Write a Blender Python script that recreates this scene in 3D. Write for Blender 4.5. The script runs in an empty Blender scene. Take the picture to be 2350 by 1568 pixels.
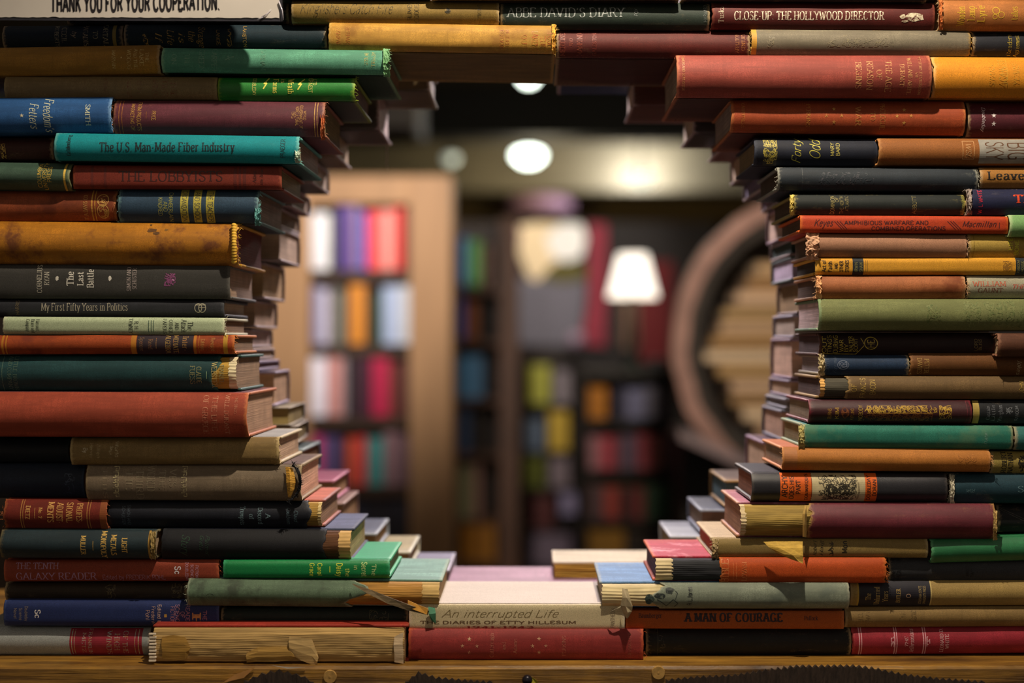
import bpy, math, random
from mathutils import Vector, Matrix

# ---------------------------------------------------------------- camera, world, lights
ZC = 1.2977                    # eye height; the ledge the books lie on is at z = 1.0
PX = 0.00041                   # metres per photo pixel on the front plane (y = 0)
D0 = 1.30                      # camera to front plane
CX, CY = 1220.0, 784.0         # principal point of the photo
scene = bpy.context.scene
col = scene.collection

cam_data = bpy.data.cameras.new('camera')
cam = bpy.data.objects.new('camera', cam_data)
col.objects.link(cam)
cam.location = (0, -D0, ZC)
cam.rotation_euler = (math.radians(90), 0, 0)
cam_data.sensor_width = 36.0
cam_data.lens = 36.0 * (D0 / PX) / 2350.0
cam_data.shift_x = -(CX - 1175.0) / 2350.0
cam_data.clip_start = 0.05
cam_data.dof.use_dof = True
cam_data.dof.focus_distance = D0 + 0.005
cam_data.dof.aperture_fstop = 2.0
cam_data.dof.aperture_blades = 0
scene.camera = cam

scene.view_settings.view_transform = 'Standard'
scene.view_settings.look = 'None'
scene.view_settings.exposure = 0.0
scene.view_settings.gamma = 1.0
scene.view_settings.use_curve_mapping = False
scene.cycles.max_bounces = 6
scene.cycles.sample_clamp_indirect = 4.0

world = bpy.data.worlds.new('room_glow')
scene.world = world
world.use_nodes = True
bg = world.node_tree.nodes['Background']
bg.inputs[0].default_value = (1.0, 0.84, 0.68, 1)
bg.inputs[1].default_value = 0.175

def lamp(name, kind, loc, energy, color, size=0.05, aim=None, cone=None, blend=0.5, size_y=None):
    d = bpy.data.lights.new(name, kind)
    d.energy = energy
    d.color = color
    if kind == 'AREA':
        d.size = size
        if size_y:
            d.shape = 'RECTANGLE'
            d.size_y = size_y
    elif kind == 'SUN':
        d.angle = size
    else:
        d.shadow_soft_size = size
    if cone:
        d.spot_size = math.radians(cone)
        d.spot_blend = blend
    o = bpy.data.objects.new(name, d)
    col.objects.link(o)
    o.location = loc
    if aim is not None:
        o.rotation_euler = (Vector(aim) - Vector(loc)).to_track_quat('-Z', 'Y').to_euler()
    return o

# the picture lamp over the book wall, added fills with no seen source, ceiling lamps of the shop
lamp('key_spotlight', 'SPOT', (0.13, -0.36, 2.14), 47.0, (1.0, 0.85, 0.66), 0.012, (0.0, -0.02, 1.12), 100, 0.6)
lamp('room_fill', 'AREA', (-0.3, -2.6, 2.4), 1.5, (1.0, 0.78, 0.54), 1.2, (0, 0, 1.25))  # added fill behind the camera, lifts the shaded fronts
lamp('page_end_fill', 'SPOT', (0.02, 0.80, 1.90), 48.0, (1.0, 0.86, 0.90), 0.06, (0.0, 0.20, 1.15), 125, 0.5)  # unseen soft fill added to brighten page ends and rear covers
lamp('bookcase_fill', 'SPOT', (-0.45, 2.0, 2.5), 300.0, (1.0, 0.90, 0.82), 0.08, (-0.78, 4.1, 1.72), 52, 0.9)  # added light to brighten the pine bookcase, no fixture seen
lamp('arch_fill', 'SPOT', (0.55, 1.9, 1.95), 110.0, (1.0, 0.82, 0.64), 0.10, (0.95, 3.7, 1.3), 70, 0.8)  # added light so the round arch does not stay dark
lamp('aisle_fill', 'POINT', (0.35, 5.4, 2.5), 38.0, (1.0, 0.88, 0.72), 0.10)  # unseen fill added for the picture and middle bookcases
lamp('picture_fill', 'SPOT', (0.25, 5.6, 2.95), 170.0, (1.0, 0.93, 0.84), 0.06, (0.22, 7.6, 1.85), 42, 0.8)  # added light that whitens the pale patches of the picture
lamp('front_aisle_lamp', 'POINT', (-0.05, 7.0, 2.9), 22.0, (1.0, 0.90, 0.55), 0.05)
lamp('far_lamp', 'POINT', (0.1, 11.4, 2.6), 42.0, (1.0, 0.86, 0.60), 0.15)
lamp('beam_glow_fill', 'POINT', (1.08, 12.22, 2.92), 75.0, (0.80, 0.84, 1.0), 0.08)  # point light added close to the beam to make its pale hot spot

# ---------------------------------------------------------------- helpers
def W(px, py, y=0.0):
    k = PX * (D0 + y) / D0
    return Vector(((px - CX) * k, y, ZC - (py - CY) * k))

def rgb(h):
    h = h.lstrip('#')
    c = [int(h[i:i + 2], 16) / 255.0 for i in (0, 2, 4)]
    return tuple((v / 12.92 if v <= 0.04045 else ((v + 0.055) / 1.055) ** 2.4) for v in c) + (1.0,)

def mesh_obj(name, verts, faces, mat, parent=None, smooth=False, attr=None):
    me = bpy.data.meshes.new(name)
    me.from_pydata([tuple(v) for v in verts], [], faces)
    if mat is not None:
        me.materials.append(mat)
    if smooth:
        me.polygons.foreach_set('use_smooth', [True] * len(me.polygons))
    if attr is not None:
        a = me.attributes.new('wear', 'FLOAT', 'POINT')
        a.data.foreach_set('value', attr)
    me.update()
    o = bpy.data.objects.new(name, me)
    col.objects.link(o)
    if parent is not None:
        o.parent = parent
    return o

def empty(name, loc=(0, 0, 0), rot=(0, 0, 0)):
    o = bpy.data.objects.new(name, None)
    o.empty_display_size = 0.02
    col.objects.link(o)
    o.location = loc
    o.rotation_euler = rot
    return o

def tag(o, label=None, cat=None, group=None, kind=None):
    if label: o['label'] = label
    if cat: o['category'] = cat
    if group: o['group'] = group
    if kind: o['kind'] = kind
    return o

class MB:
    """collects shapes into one mesh"""
    def __init__(self):
        self.v, self.f = [], []
    def add(self, vs, fs):
        n = len(self.v)
        self.v += [Vector(p) for p in vs]
        self.f += [tuple(i + n for i in f) for f in fs]
    def box(self, x0, x1, y0, y1, z0, z1, c=0.0):
        if c <= 0:
            vs = [(x, y, z) for x in (x0, x1) for y in (y0, y1) for z in (z0, z1)]
            fs = [(0, 1, 3, 2), (4, 6, 7, 5), (0, 4, 5, 1), (2, 3, 7, 6), (0, 2, 6, 4), (1, 5, 7, 3)]
            self.add(vs, fs)
            return
        prof = [(y0 + c, z0), (y1 - c, z0), (y1, z0 + c), (y1, z1 - c), (y1 - c, z1), (y0 + c, z1), (y0, z1 - c), (y0, z0 + c)]
        ym, zm = (y0 + y1) / 2, (z0 + z1) / 2
        vs = []
        for x, k in ((x0, c), (x0 + c, 0), (x1 - c, 0), (x1, c)):
            for y, z in prof:
                sy = max(0.0, 1 - k / max(1e-6, (y1 - y0) / 2)); sz = max(0.0, 1 - k / max(1e-6, (z1 - z0) / 2))
                vs.append((x, ym + (y - ym) * sy, zm + (z - zm) * sz))
        fs = []
        for i in range(3):
            for j in range(8):
                a, b = i * 8 + j, i * 8 + (j + 1) % 8
                fs.append((a, b, b + 8, a + 8))
        fs.append(tuple(reversed(range(8))))
        fs.append(tuple(range(24, 32)))
        self.add(vs, fs)
    def tube(self, pts, r, n=6, r1=None):
        pts = [Vector(p) for p in pts]
        vs, fs = [], []
        for i, p in enumerate(pts):
            d = (pts[min(i + 1, len(pts) - 1)] - pts[max(i - 1, 0)]).normalized()
            a = d.orthogonal().normalized(); b = d.cross(a)
            rr = r if r1 is None else r + (r1 - r) * i / (len(pts) - 1)
            for k in range(n):
                t = 2 * math.pi * k / n
                vs.append(p + a * (rr * math.cos(t)) + b * (rr * math.sin(t)))
        for i in range(len(pts) - 1):
            for k in range(n):
                a0, b0 = i * n + k, i * n + (k + 1) % n
                fs.append((a0, b0, b0 + n, a0 + n))
        fs.append(tuple(reversed(range(n)))); fs.append(tuple(range((len(pts) - 1) * n, len(pts) * n)))
        self.add(vs, fs)
    def lathe(self, prof, c, n=32, axis='z'):
        vs, fs = [], []
        for r, h in prof:
            for k in range(n):
                t = 2 * math.pi * k / n
                if axis == 'z':
                    vs.append((c[0] + r * math.cos(t), c[1] + r * math.sin(t), c[2] + h))
                else:
                    vs.append((c[0] + r * math.cos(t), c[1] + h, c[2] + r * math.sin(t)))
        for i in range(len(prof) - 1):
            for k in range(n):
                a, b = i * n + k, i * n + (k + 1) % n
                fs.append((a, b, b + n, a + n))
        self.add(vs, fs)
    def build(self, name, mat, parent=None, smooth=False):
        return mesh_obj(name, self.v, self.f, mat, parent, smooth)

# ---------------------------------------------------------------- materials
_mats = {}
def node_mat(key):
    m = bpy.data.materials.new(key)
    m.use_nodes = True
    nt = m.node_tree
    return m, nt, nt.nodes['Principled BSDF']

def N(nt, t, **kw):
    n = nt.nodes.new(t)
    for k, v in kw.items():
        if k.startswith('i_'):
            n.inputs[k[2:].replace('_', ' ')].default_value = v
        else:
            setattr(n, k, v)
    return n

def mixc(nt, fac, a, b):
    n = nt.nodes.new('ShaderNodeMix'); n.data_type = 'RGBA'
    for s, v in ((0, fac), (6, a), (7, b)):
        if isinstance(v, bpy.types.NodeSocket):
            nt.links.new(v, n.inputs[s])
        else:
            n.inputs[s].default_value = v
    return n.outputs[2]

def scalec(c, k):
    return tuple(min(1.0, v * k) for v in c[:3]) + (1.0,)

def ramp(nt, sock, lo, hi):
    n = N(nt, 'ShaderNodeMapRange'); n.clamp = True
    nt.links.new(sock, n.inputs[0])
    n.inputs[1].default_value = lo; n.inputs[2].default_value = hi
    return n.outputs[0]

def coords(nt, scale):
    tc = N(nt, 'ShaderNodeTexCoord'); mp = N(nt, 'ShaderNodeMapping')
    mp.inputs['Scale'].default_value = scale
    nt.links.new(tc.outputs['Object'], mp.inputs['Vector'])
    return mp.outputs[0]

def noise(nt, vec, scale, detail=3.0, rough=0.55):
    n = N(nt, 'ShaderNodeTexNoise')
    n.inputs['Scale'].default_value = scale; n.inputs['Detail'].default_value = detail; n.inputs['Roughness'].default_value = rough
    nt.links.new(vec, n.inputs['Vector'])
    return n.outputs['Fac']

def cloth(h, wear='#c9b28a', rough=0.62, stain=None, mottle=0.35, wear_amt=0.8, seed=0, shine=0.3):
    """book cloth: weave bump, mottled fading, worn edges and painted sheen taken from the 'wear' attribute"""
    key = ('cloth', h, wear, rough, stain, mottle, wear_amt, seed, shine)
    if key in _mats: return _mats[key]
    m, nt, b = node_mat('cloth')
    c = rgb(h)
    v = coords(nt, (1, 1, 1))
    v2 = coords(nt, (0.25, 1.0, 1.0))
    big = noise(nt, v2, 60 + seed, 4)
    base = mixc(nt, ramp(nt, big, 0.36, 0.64), scalec(c, 1 - mottle), scalec(c, 1 + mottle))
    scuff = noise(nt, coords(nt, (0.35, 1.0, 1.0)), 95 + seed * 5, 6, 0.72)
    lite = tuple(a * 0.62 + w_ * 0.38 for a, w_ in zip(c[:3], rgb(wear)[:3])) + (1.0,)
    base = mixc(nt, ramp(nt, scuff, 0.58, 0.92), base, lite)
    streak = noise(nt, coords(nt, (0.06, 1.0, 1.0)), 420, 2)
    base = mixc(nt, ramp(nt, streak, 0.50, 0.80), base, scalec(c, 1 - mottle * 1.1))
    grime = noise(nt, v, 170 + seed * 9, 5, 0.7)
    base = mixc(nt, ramp(nt, grime, 0.55, 0.85), base, scalec(c, 0.55))
    warp = noise(nt, coords(nt, (1.0, 0.07, 0.07)), 300, 3, 0.6)
    base = mixc(nt, ramp(nt, warp, 0.48, 0.85), base, scalec(c, 1 - mottle * 0.9))
    fine = noise(nt, v, 1500, 1)
    base = mixc(nt, ramp(nt, fine, 0.30, 0.62), scalec(c, 0.66), base)
    if stain:
        st = noise(nt, v, 28 + seed, 5, 0.65)
        base = mixc(nt, ramp(nt, st, 0.52, 0.66), base, rgb(stain))
    at = N(nt, 'ShaderNodeAttribute'); at.attribute_name = 'wear'
    wn = noise(nt, v, 420, 3)
    mul = N(nt, 'ShaderNodeMath', operation='MULTIPLY'); nt.links.new(at.outputs['Fac'], mul.inputs[0]); mul.inputs[1].default_value = 1.6
    sub = N(nt, 'ShaderNodeMath', operation='SUBTRACT'); nt.links.new(mul.outputs[0], sub.inputs[0]); nt.links.new(wn, sub.inputs[1])
    wf = N(nt, 'ShaderNodeMath', operation='MULTIPLY'); wf.use_clamp = True
    nt.links.new(ramp(nt, sub.outputs[0], 0.0, 0.5), wf.inputs[0]); wf.inputs[1].default_value = wear_amt
    base = mixc(nt, wf.outputs[0], base, rgb(wear))
    nt.links.new(base, b.inputs['Base Color'])
    b.inputs['Roughness'].default_value = rough
    b.inputs['Specular IOR Level'].default_value = shine
    wv = coords(nt, (1.0, 1.0, 2.2))
    bf = noise(nt, wv, 2300, 2)
    bp = N(nt, 'ShaderNodeBump'); bp.inputs['Strength'].default_value = 0.3; bp.inputs['Distance'].default_value = 0.0005
    nt.links.new(bf, bp.inputs['Height']); nt.links.new(bp.outputs[0], b.inputs['Normal'])
    _mats[key] = m
    return m

def paper(h, lines=0.5, rough=0.75, scale=900.0):
    """the cut edges of a block of pages: fine lines across the thickness"""
    key = ('paper', h, lines, scale)
    if key in _mats: return _mats[key]
    m, nt, b = node_mat('page_edges')
    c = rgb(h)
    v = coords(nt, (6.0, 6.0, scale))
    n1 = noise(nt, v, 1.0, 3, 0.7)
    v2 = coords(nt, (1, 1, 1))
    n2 = noise(nt, v2, 45, 3)
    base = mixc(nt, ramp(nt, n1, 0.35, 0.65), scalec(c, 1.35 - lines), scalec(c, 1.55))
    base = mixc(nt, ramp(nt, n2, 0.4, 0.75), base, scalec(c, 0.86))
    nt.links.new(base, b.inputs['Base Color'])
    b.inputs['Roughness'].default_value = rough
    b.inputs['Specular IOR Level'].default_value = 0.25
    bp = N(nt, 'ShaderNodeBump'); bp.inputs['Strength'].default_value = 0.5; bp.inputs['Distance'].default_value = 0.0008
    nt.links.new(n1, bp.inputs['Height']); nt.links.new(bp.outputs[0], b.inputs['Normal'])
    _mats[key] = m
    return m

def ink(h, cover, fade=0.25, metal=0.0, rough=0.5):
    """printed or stamped lettering, patchily rubbed back to the cloth colour"""
    key = ('ink', h, cover, fade, metal)
    if key in _mats: return _mats[key]
    m, nt, b = node_mat('lettering_ink')
    v = coords(nt, (1, 1, 1))
    n1 = noise(nt, v, 330, 3, 0.6)
    base = mixc(nt, ramp(nt, n1, fade - 0.12 + 0.25, fade + 0.12 + 0.25), rgb(cover), rgb(h))
    nt.links.new(base, b.inputs['Base Color'])
    b.inputs['Metallic'].default_value = metal
    b.inputs['Roughness'].default_value = rough
    _mats[key] = m
    return m

def plain(h, rough=0.6, metal=0.0, var=0.25, scale=30.0, stretch=(1, 1, 1), bump=0.0, name='surface', spec=0.4):
    key = ('plain', h, rough, metal, var, scale, stretch, bump, name)
    if key in _mats: return _mats[key]
    m, nt, b = node_mat(name)
    c = rgb(h)
    v = coords(nt, stretch)
    n1 = noise(nt, v, scale, 5, 0.6)
    nt.links.new(mixc(nt, ramp(nt, n1, 0.3, 0.7), scalec(c, 1 - var), scalec(c, 1 + var)), b.inputs['Base Color'])
    b.inputs['Roughness'].default_value = rough
    b.inputs['Metallic'].default_value = metal
    b.inputs['Specular IOR Level'].default_value = spec
    if bump:
        bp = N(nt, 'ShaderNodeBump'); bp.inputs['Strength'].default_value = bump; bp.inputs['Distance'].default_value = 0.002
        nt.links.new(n1, bp.inputs['Height']); nt.links.new(bp.outputs[0], b.inputs['Normal'])
    _mats[key] = m
    return m

def ledge_wood():
    m, nt, b = node_mat('ledge_wood')
    v = coords(nt, (0.5, 4, 18)); v2 = coords(nt, (1, 3, 3))
    grain = noise(nt, v, 11, 6, 0.7)
    blot = noise(nt, v2, 7, 4, 0.6)
    base = mixc(nt, ramp(nt, grain, 0.32, 0.68), rgb('#4a2f14'), rgb('#b58532'))
    base = mixc(nt, ramp(nt, blot, 0.50, 0.72), base, rgb('#3a2414'))
    nt.links.new(base, b.inputs['Base Color'])
    b.inputs['Roughness'].default_value = 0.45
    bp = N(nt, 'ShaderNodeBump'); bp.inputs['Strength'].default_value = 0.6; bp.inputs['Distance'].default_value = 0.003
    nt.links.new(grain, bp.inputs['Height']); nt.links.new(bp.outputs[0], b.inputs['Normal'])
    return m

def glow(h, strength, name='light'):
    key = ('glow', h, strength)
    if key in _mats: return _mats[key]
    m, nt, b = node_mat(name)
    b.inputs['Base Color'].default_value = rgb(h)
    b.inputs['Emission Color'].default_value = rgb(h)
    b.inputs['Emission Strength'].default_value = strength
    _mats[key] = m
    return m
# ---------------------------------------------------------------- a small pen-stroke alphabet for the lettering
# strokes on a grid: capitals 10 high, small letters 6.8 high; '~' marks a smooth curve
GL = {
'A': (8, '0,0 4,10 8,0;1.5,3.6 6.5,3.6'), 'B': (7, '1,0 1,10;~1,10 4.5,10 6,9 6,7 5,5.5 1,5.4;~1,5.4 5,5.3 6.8,4 6.8,1.6 5,0 1,0'),
'C': (8, '~7.4,8 6,9.6 4.2,10 1.8,8.8 .6,5 1.8,1.2 4.2,0 6.2,.5 7.5,2'), 'D': (8, '1,0 1,10;~1,10 4,10 6.6,8.5 7.5,5 6.6,1.5 4,0 1,0'),
'E': (7, '1,0 1,10;1,10 6.2,10 6.2,8.4;1,5.3 4.8,5.3;1,0 6.4,0 6.6,1.8'), 'F': (6.6, '1,0 1,10;1,10 6.2,10 6.2,8.4;1,5.3 4.8,5.3'),
'G': (8.4, '~7.4,8 6,9.6 4.2,10 1.8,8.8 .6,5 1.8,1.2 4.4,0 7.4,1.2;7.4,0 7.4,4.2 5,4.2'), 'H': (8.4, '1,0 1,10;7.4,0 7.4,10;1,5.2 7.4,5.2'),
'I': (3.4, '1.7,0 1.7,10'), 'J': (5, '~.2,.8 1.4,0 3,.8 3.4,3;3.4,2.6 3.4,10'), 'K': (8, '1,0 1,10;1,4 7,10;3,6 7.6,0'),
'L': (6.6, '1,0 1,10;1,0 6.2,0 6.4,2'), 'M': (10, '1,0 1,10;1,10 5,1.5;5,1.5 9,10;9,10 9,0'), 'N': (8.6, '1,0 1,10;1,10 7.6,0;7.6,0 7.6,10'),
'O': (8.8, '~4.4,10 1.8,8.8 .6,5 1.8,1.2 4.4,0 7,1.2 8.2,5 7,8.8 4.4,10'), 'P': (7, '1,0 1,10;~1,10 4.6,10 6.4,8.8 6.4,6.4 4.8,5 1,5'),
'Q': (8.8, '~4.4,10 1.8,8.8 .6,5 1.8,1.2 4.4,0 7,1.2 8.2,5 7,8.8 4.4,10;5,2 8.4,-1.6'), 'R': (7.8, '1,0 1,10;~1,10 4.6,10 6.2,8.8 6.2,6.6 4.6,5.2 1,5.2;4,5.2 7.4,0'),
'S': (6.6, '~5.8,8.2 4.8,9.7 3.2,10 1.2,9.2 .9,7.2 2,5.8 4.4,4.8 5.9,3.2 5.6,1 3.6,0 1.6,.4 .6,2.2'), 'T': (7.6, '3.8,0 3.8,10;.2,8.2 .4,10 7.2,10 7.4,8.2'),
'U': (8.2, '1,10 1,3.4;~1,3.6 1.6,1 4.1,0 6.6,1 7.2,3.6;7.2,3.4 7.2,10'), 'V': (8, '.2,10 4,0;4,0 7.8,10'), 'W': (11, '.2,10 3.2,0;3.2,0 5.6,9;5.6,9 8,0;8,0 10.8,10'),
'X': (8, '.6,10 7.4,0;7.4,10 .6,0'), 'Y': (7.8, '.2,10 3.9,4.8;7.6,10 3.9,4.8;3.9,4.8 3.9,0'), 'Z': (7, '.6,8.4 .8,10 6.4,10 .5,0 6.4,0 6.6,1.8'),
'a': (5.8, '~.8,5.6 2,6.8 3.8,6.6 4.6,5;4.6,5.2 4.6,0;~4.6,3.9 2.2,3.7 .7,2.4 1,.6 2.4,0 4.6,1.4'), 'b': (6.4, '1,0 1,10;~1,4.6 2.4,6.7 4.6,6.6 5.9,3.4 4.6,.2 2.4,.1 1,1.8'),
'c': (5.4, '~5,5.4 3.4,6.8 1.4,6 .6,3.4 1.4,.8 3.2,0 5,1.2'), 'd': (6.4, '5.4,0 5.4,10;~5.4,4.6 4,6.7 1.8,6.6 .6,3.4 1.8,.2 4,.1 5.4,1.8'),
'e': (5.6, '.8,3.6 5,3.6;~5,3.6 4.6,6 3,6.8 1.2,6 .6,3.4 1.4,.8 3.2,0 5,1.2'), 'f': (4, '1.6,0 1.6,7.6;~1.6,7.4 2,9.4 3.2,10 4.2,9.4;.3,6.6 3.6,6.6'),
'g': (5.8, '~2.6,6.8 .9,5.6 .9,3.6 2.6,2.6 4.3,3.6 4.3,5.6 2.6,6.8;~1.6,2.8 .9,1.4 2.2,.7 4.6,.3 5.2,-1.4 3.4,-2.9 1.2,-2.6 .6,-1.2 1.8,.5;4,6.2 5.6,6.8'),
'h': (6.4, '1,0 1,10;~1,4.6 2.4,6.5 4.4,6.6 5.4,4.6;5.4,4.8 5.4,0'), 'i': (3, '1.5,0 1.5,6.8;1.3,9 1.7,9.6'), 'j': (3, '~1.6,1 1.4,-2 .2,-3;1.6,0.6 1.6,6.8;1.4,9 1.8,9.6'),
'k': (6.2, '1,0 1,10;1,2.6 5.2,6.8;2.6,4.2 5.8,0'), 'l': (3, '1.5,0 1.5,10'), 'm': (9.4, '1,0 1,6.8;~1,4.8 2.2,6.6 4,6.4 4.7,4.6;4.7,4.8 4.7,0;~4.7,4.8 5.9,6.6 7.6,6.4 8.4,4.6;8.4,4.8 8.4,0'),
'n': (6.4, '1,0 1,6.8;~1,4.6 2.4,6.5 4.4,6.6 5.4,4.6;5.4,4.8 5.4,0'), 'o': (6, '~3,6.8 1.2,6 .6,3.4 1.2,.8 3,0 4.8,.8 5.4,3.4 4.8,6 3,6.8'),
'p': (6.4, '1,-3 1,6.8;~1,4.6 2.4,6.7 4.6,6.6 5.9,3.4 4.6,.2 2.4,.1 1,1.8'), 'q': (6.4, '5.4,-3 5.4,6.8;~5.4,4.6 4,6.7 1.8,6.6 .6,3.4 1.8,.2 4,.1 5.4,1.8'),
'r': (4.6, '1,0 1,6.8;~1,4.4 2.2,6.4 3.4,6.7 4.3,6.2'), 's': (4.8, '~4.1,5.6 3,6.7 1.6,6.6 .9,5.2 1.8,4 3.6,3 4.2,1.6 3.2,.2 1.6,.1 .6,1.4'),
't': (4, '1.6,9 1.6,1.6;~1.6,1.8 2,.2 3,.1 3.9,.9;.3,6.6 3.6,6.6'), 'u': (6.4, '1,6.8 1,2.4;~1,2.6 1.8,.3 3.8,.2 5.4,2;5.4,0 5.4,6.8'),
'v': (5.8, '.4,6.8 2.9,0;2.9,0 5.4,6.8'), 'w': (8.4, '.4,6.8 2.4,0;2.4,0 4.2,6.4;4.2,6.4 6,0;6,0 8,6.8'), 'x': (5.8, '.6,6.8 5.2,0;5.2,6.8 .6,0'),
'y': (5.8, '.4,6.8 3,0;5.4,6.8 3,0;~3,0 1.8,-2.6 .4,-2.8'), 'z': (5.2, '.6,5.8 .6,6.8 4.6,6.8 .5,0 4.7,0 4.8,1'),
'0': (6, '~3,10 1,8.6 .6,5 1,1.4 3,0 5,1.4 5.4,5 5,8.6 3,10'), '1': (4, '.8,8.4 2.2,10;2.2,10 2.2,0'), '2': (6, '~.8,7.6 1.6,9.6 3.4,10 5,8.6 4.8,6.4 .8,.2;.8,0 5.4,0'),
'4': (6, '4.2,0 4.2,10 .6,3 5.6,3'), '9': (6, '~5,6 3,4.6 1,6 1,8.4 3,10 5,8.6 5.2,5 4,1.4 2,0'), '3': (6, '~.8,9 2.6,10 4.6,9 4.4,6.6 2.4,5.4;~2.4,5.4 5,4.6 5.2,1.6 3,0 .8,1'),
'.': (2.4, '1,0 1.4,.7'), ',': (2.4, '1.4,.6 .8,-1.6'), ':': (2.6, '1.1,.6 1.5,1.2;1.1,5.4 1.5,6'), '-': (4, '.6,3.8 3.4,3.8'), "'": (2.2, '1.2,10 .9,7.6'),
'&': (8, '~7.4,4 5.6,.8 3,0 1,1.4 1.2,3.6 4.6,6.6 4.8,8.8 3.4,10 2,8.8 2.4,6.6 7.6,0'), '~': (6, '~.6,3 1.8,4.6 3.2,3.6 4.4,2.8 5.4,4.4'), '?': (5, '~.6,8.4 2,10 4.2,9.2 4,6.8 2.4,5 2.3,3;2.2,0 2.6,.6'),
}

def spline(P, seg=4):
    n = len(P); closed = P[0] == P[-1]
    out = []
    for i in range(n - 1):
        p1, p2 = P[i], P[i + 1]
        p0 = P[i - 1] if i > 0 else (P[-2] if closed else p1)
        p3 = P[i + 2] if i + 2 < n else (P[1] if closed else p2)
        for k in range(seg):
            t = k / seg
            out.append(tuple(0.5 * (2 * b + (c - a) * t + (2 * a - 5 * b + 4 * c - d) * t * t + (3 * b - a - 3 * c + d) * t ** 3)
                             for a, b, c, d in zip(p0, p1, p2, p3)))
    out.append(P[-1])
    return out

_strokes = {}
def glyph(ch):
    if ch not in _strokes:
        w, s = GL.get(ch, (5, ''))
        res = []
        for st in s.split(';') if s else []:
            sm = st[0] == '~'
            P = [tuple(float(q) for q in p.split(',')) for p in st.lstrip('~').split()]
            res.append((sm, spline(P) if sm else P))
        _strokes[ch] = (w, res)
    return _strokes[ch]

def ribbon(P, wv, wh):
    """one pen stroke -> quads; broad-nib: wv thick on the way up and down, wh on level strokes"""
    out = []
    n = len(P)
    closed = n > 3 and abs(P[0][0] - P[-1][0]) + abs(P[0][1] - P[-1][1]) < 1e-6
    L, R = [], []
    for i in range(n):
        a = P[i - 1] if i > 0 else (P[-2] if closed else P[0])
        b = P[i + 1] if i < n - 1 else (P[1] if closed else P[-1])
        dx, dy = b[0] - a[0], b[1] - a[1]
        l = math.hypot(dx, dy) or 1.0
        dx, dy = dx / l, dy / l
        w = math.sqrt((wv * dy) ** 2 + (wh * dx) ** 2) / 2
        L.append((P[i][0] - dy * w, P[i][1] + dx * w)); R.append((P[i][0] + dy * w, P[i][1] - dx * w))
    for i in range(n - 1):
        out.append((L[i], R[i], R[i + 1], L[i + 1]))
    return out

STY = {  # thick, thin, serif length, slant
    's': (1.35, 0.55, 1.15, 0.0), 'S': (1.9, 0.75, 1.3, 0.0), 'n': (1.1, 1.1, 0, 0.0), 'N': (1.9, 1.7, 0, 0.0), 'B': (3.0, 1.3, 1.7, 0.0),
    'i': (1.2, 0.6, 0.5, 0.28), 'w': (0.75, 0.55, 0, 0.35), 'k': (2.7, 2.2, 0, 0.0), 't': (0.9, 0.8, 0.0, 0.0), 'W': (1.5, 1.1, 0, 0.35),
}
def set_text(txt, style):
    """-> (quads in grid units, width)"""
    wv, wh, sf, sl = STY[style]
    x, quads = 0.0, []
    for ch in txt:
        if ch == ' ':
            x += 4.0
            continue
        w, sts = glyph(ch)
        for sm, P in sts:
            runs = [P] if sm else [P[i:i + 2] for i in range(len(P) - 1)]
            for r in runs:
                if not sm:      # cut long straight strokes so that they can bend round the spine
                    (ax, ay), (bx, by) = r
                    k = max(1, int(math.hypot(bx - ax, by - ay) / 2.6))
                    r = [(ax + (bx - ax) * i / k, ay + (by - ay) * i / k) for i in range(k + 1)]
                quads += [[(px + x + sl * py, py) for px, py in q] for q in ribbon(r, wv, wh)]
                if sf and not sm:
                    for (ex, ey), (ox, oy) in ((r[0], r[-1]), (r[-1], r[0])):
                        if abs(ey - oy) > 3 and min(abs(ey - t) for t in (0, 6.8, 10, -3)) < 0.05:
                            h = max(wh, 0.6); top = ey > oy
                            y0, y1 = (ey - h, ey) if top else (ey, ey + h)
                            quads.append([(px + x + sl * py, py) for px, py in ((ex - sf - wv / 3, y0), (ex + sf + wv / 3, y0), (ex + sf + wv / 3, y1), (ex - sf - wv / 3, y1))])
        x += w + (1.2 if sf else 0.9) + (wv - 1.2) * 0.6
    return quads, max(x - 1.0, 1.0)
# ---------------------------------------------------------------- book builder
from mathutils import noise as mn
NARC = 16

def jag(seed, k, amp):
    return amp * (0.55 * mn.noise((k * 0.9, seed * 7.3, 1.7)) + 0.45 * mn.noise((k * 2.7, seed * 3.1, 5.2)))

def spine_profile(T, b, n):
    pts = [(b + 0.010, T - 0.0006), (b + 0.0062, T - 0.0017), (b + 0.0028, T - 0.0004)]
    for i in range(NARC + 1):
        u = 1 - 2 * i / NARC
        u = math.copysign(abs(u) ** 0.8, u)
        pts.append((b * abs(u) ** n, T / 2 + u * T / 2 * 0.995))
    pts += [(b + 0.0028, 0.0004), (b + 0.0062, 0.0017), (b + 0.010, 0.0006)]
    return pts

def wobble(x, z, seed):
    return 0.0006 * mn.noise((x * 20, z * 40, seed * 1.37))

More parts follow.
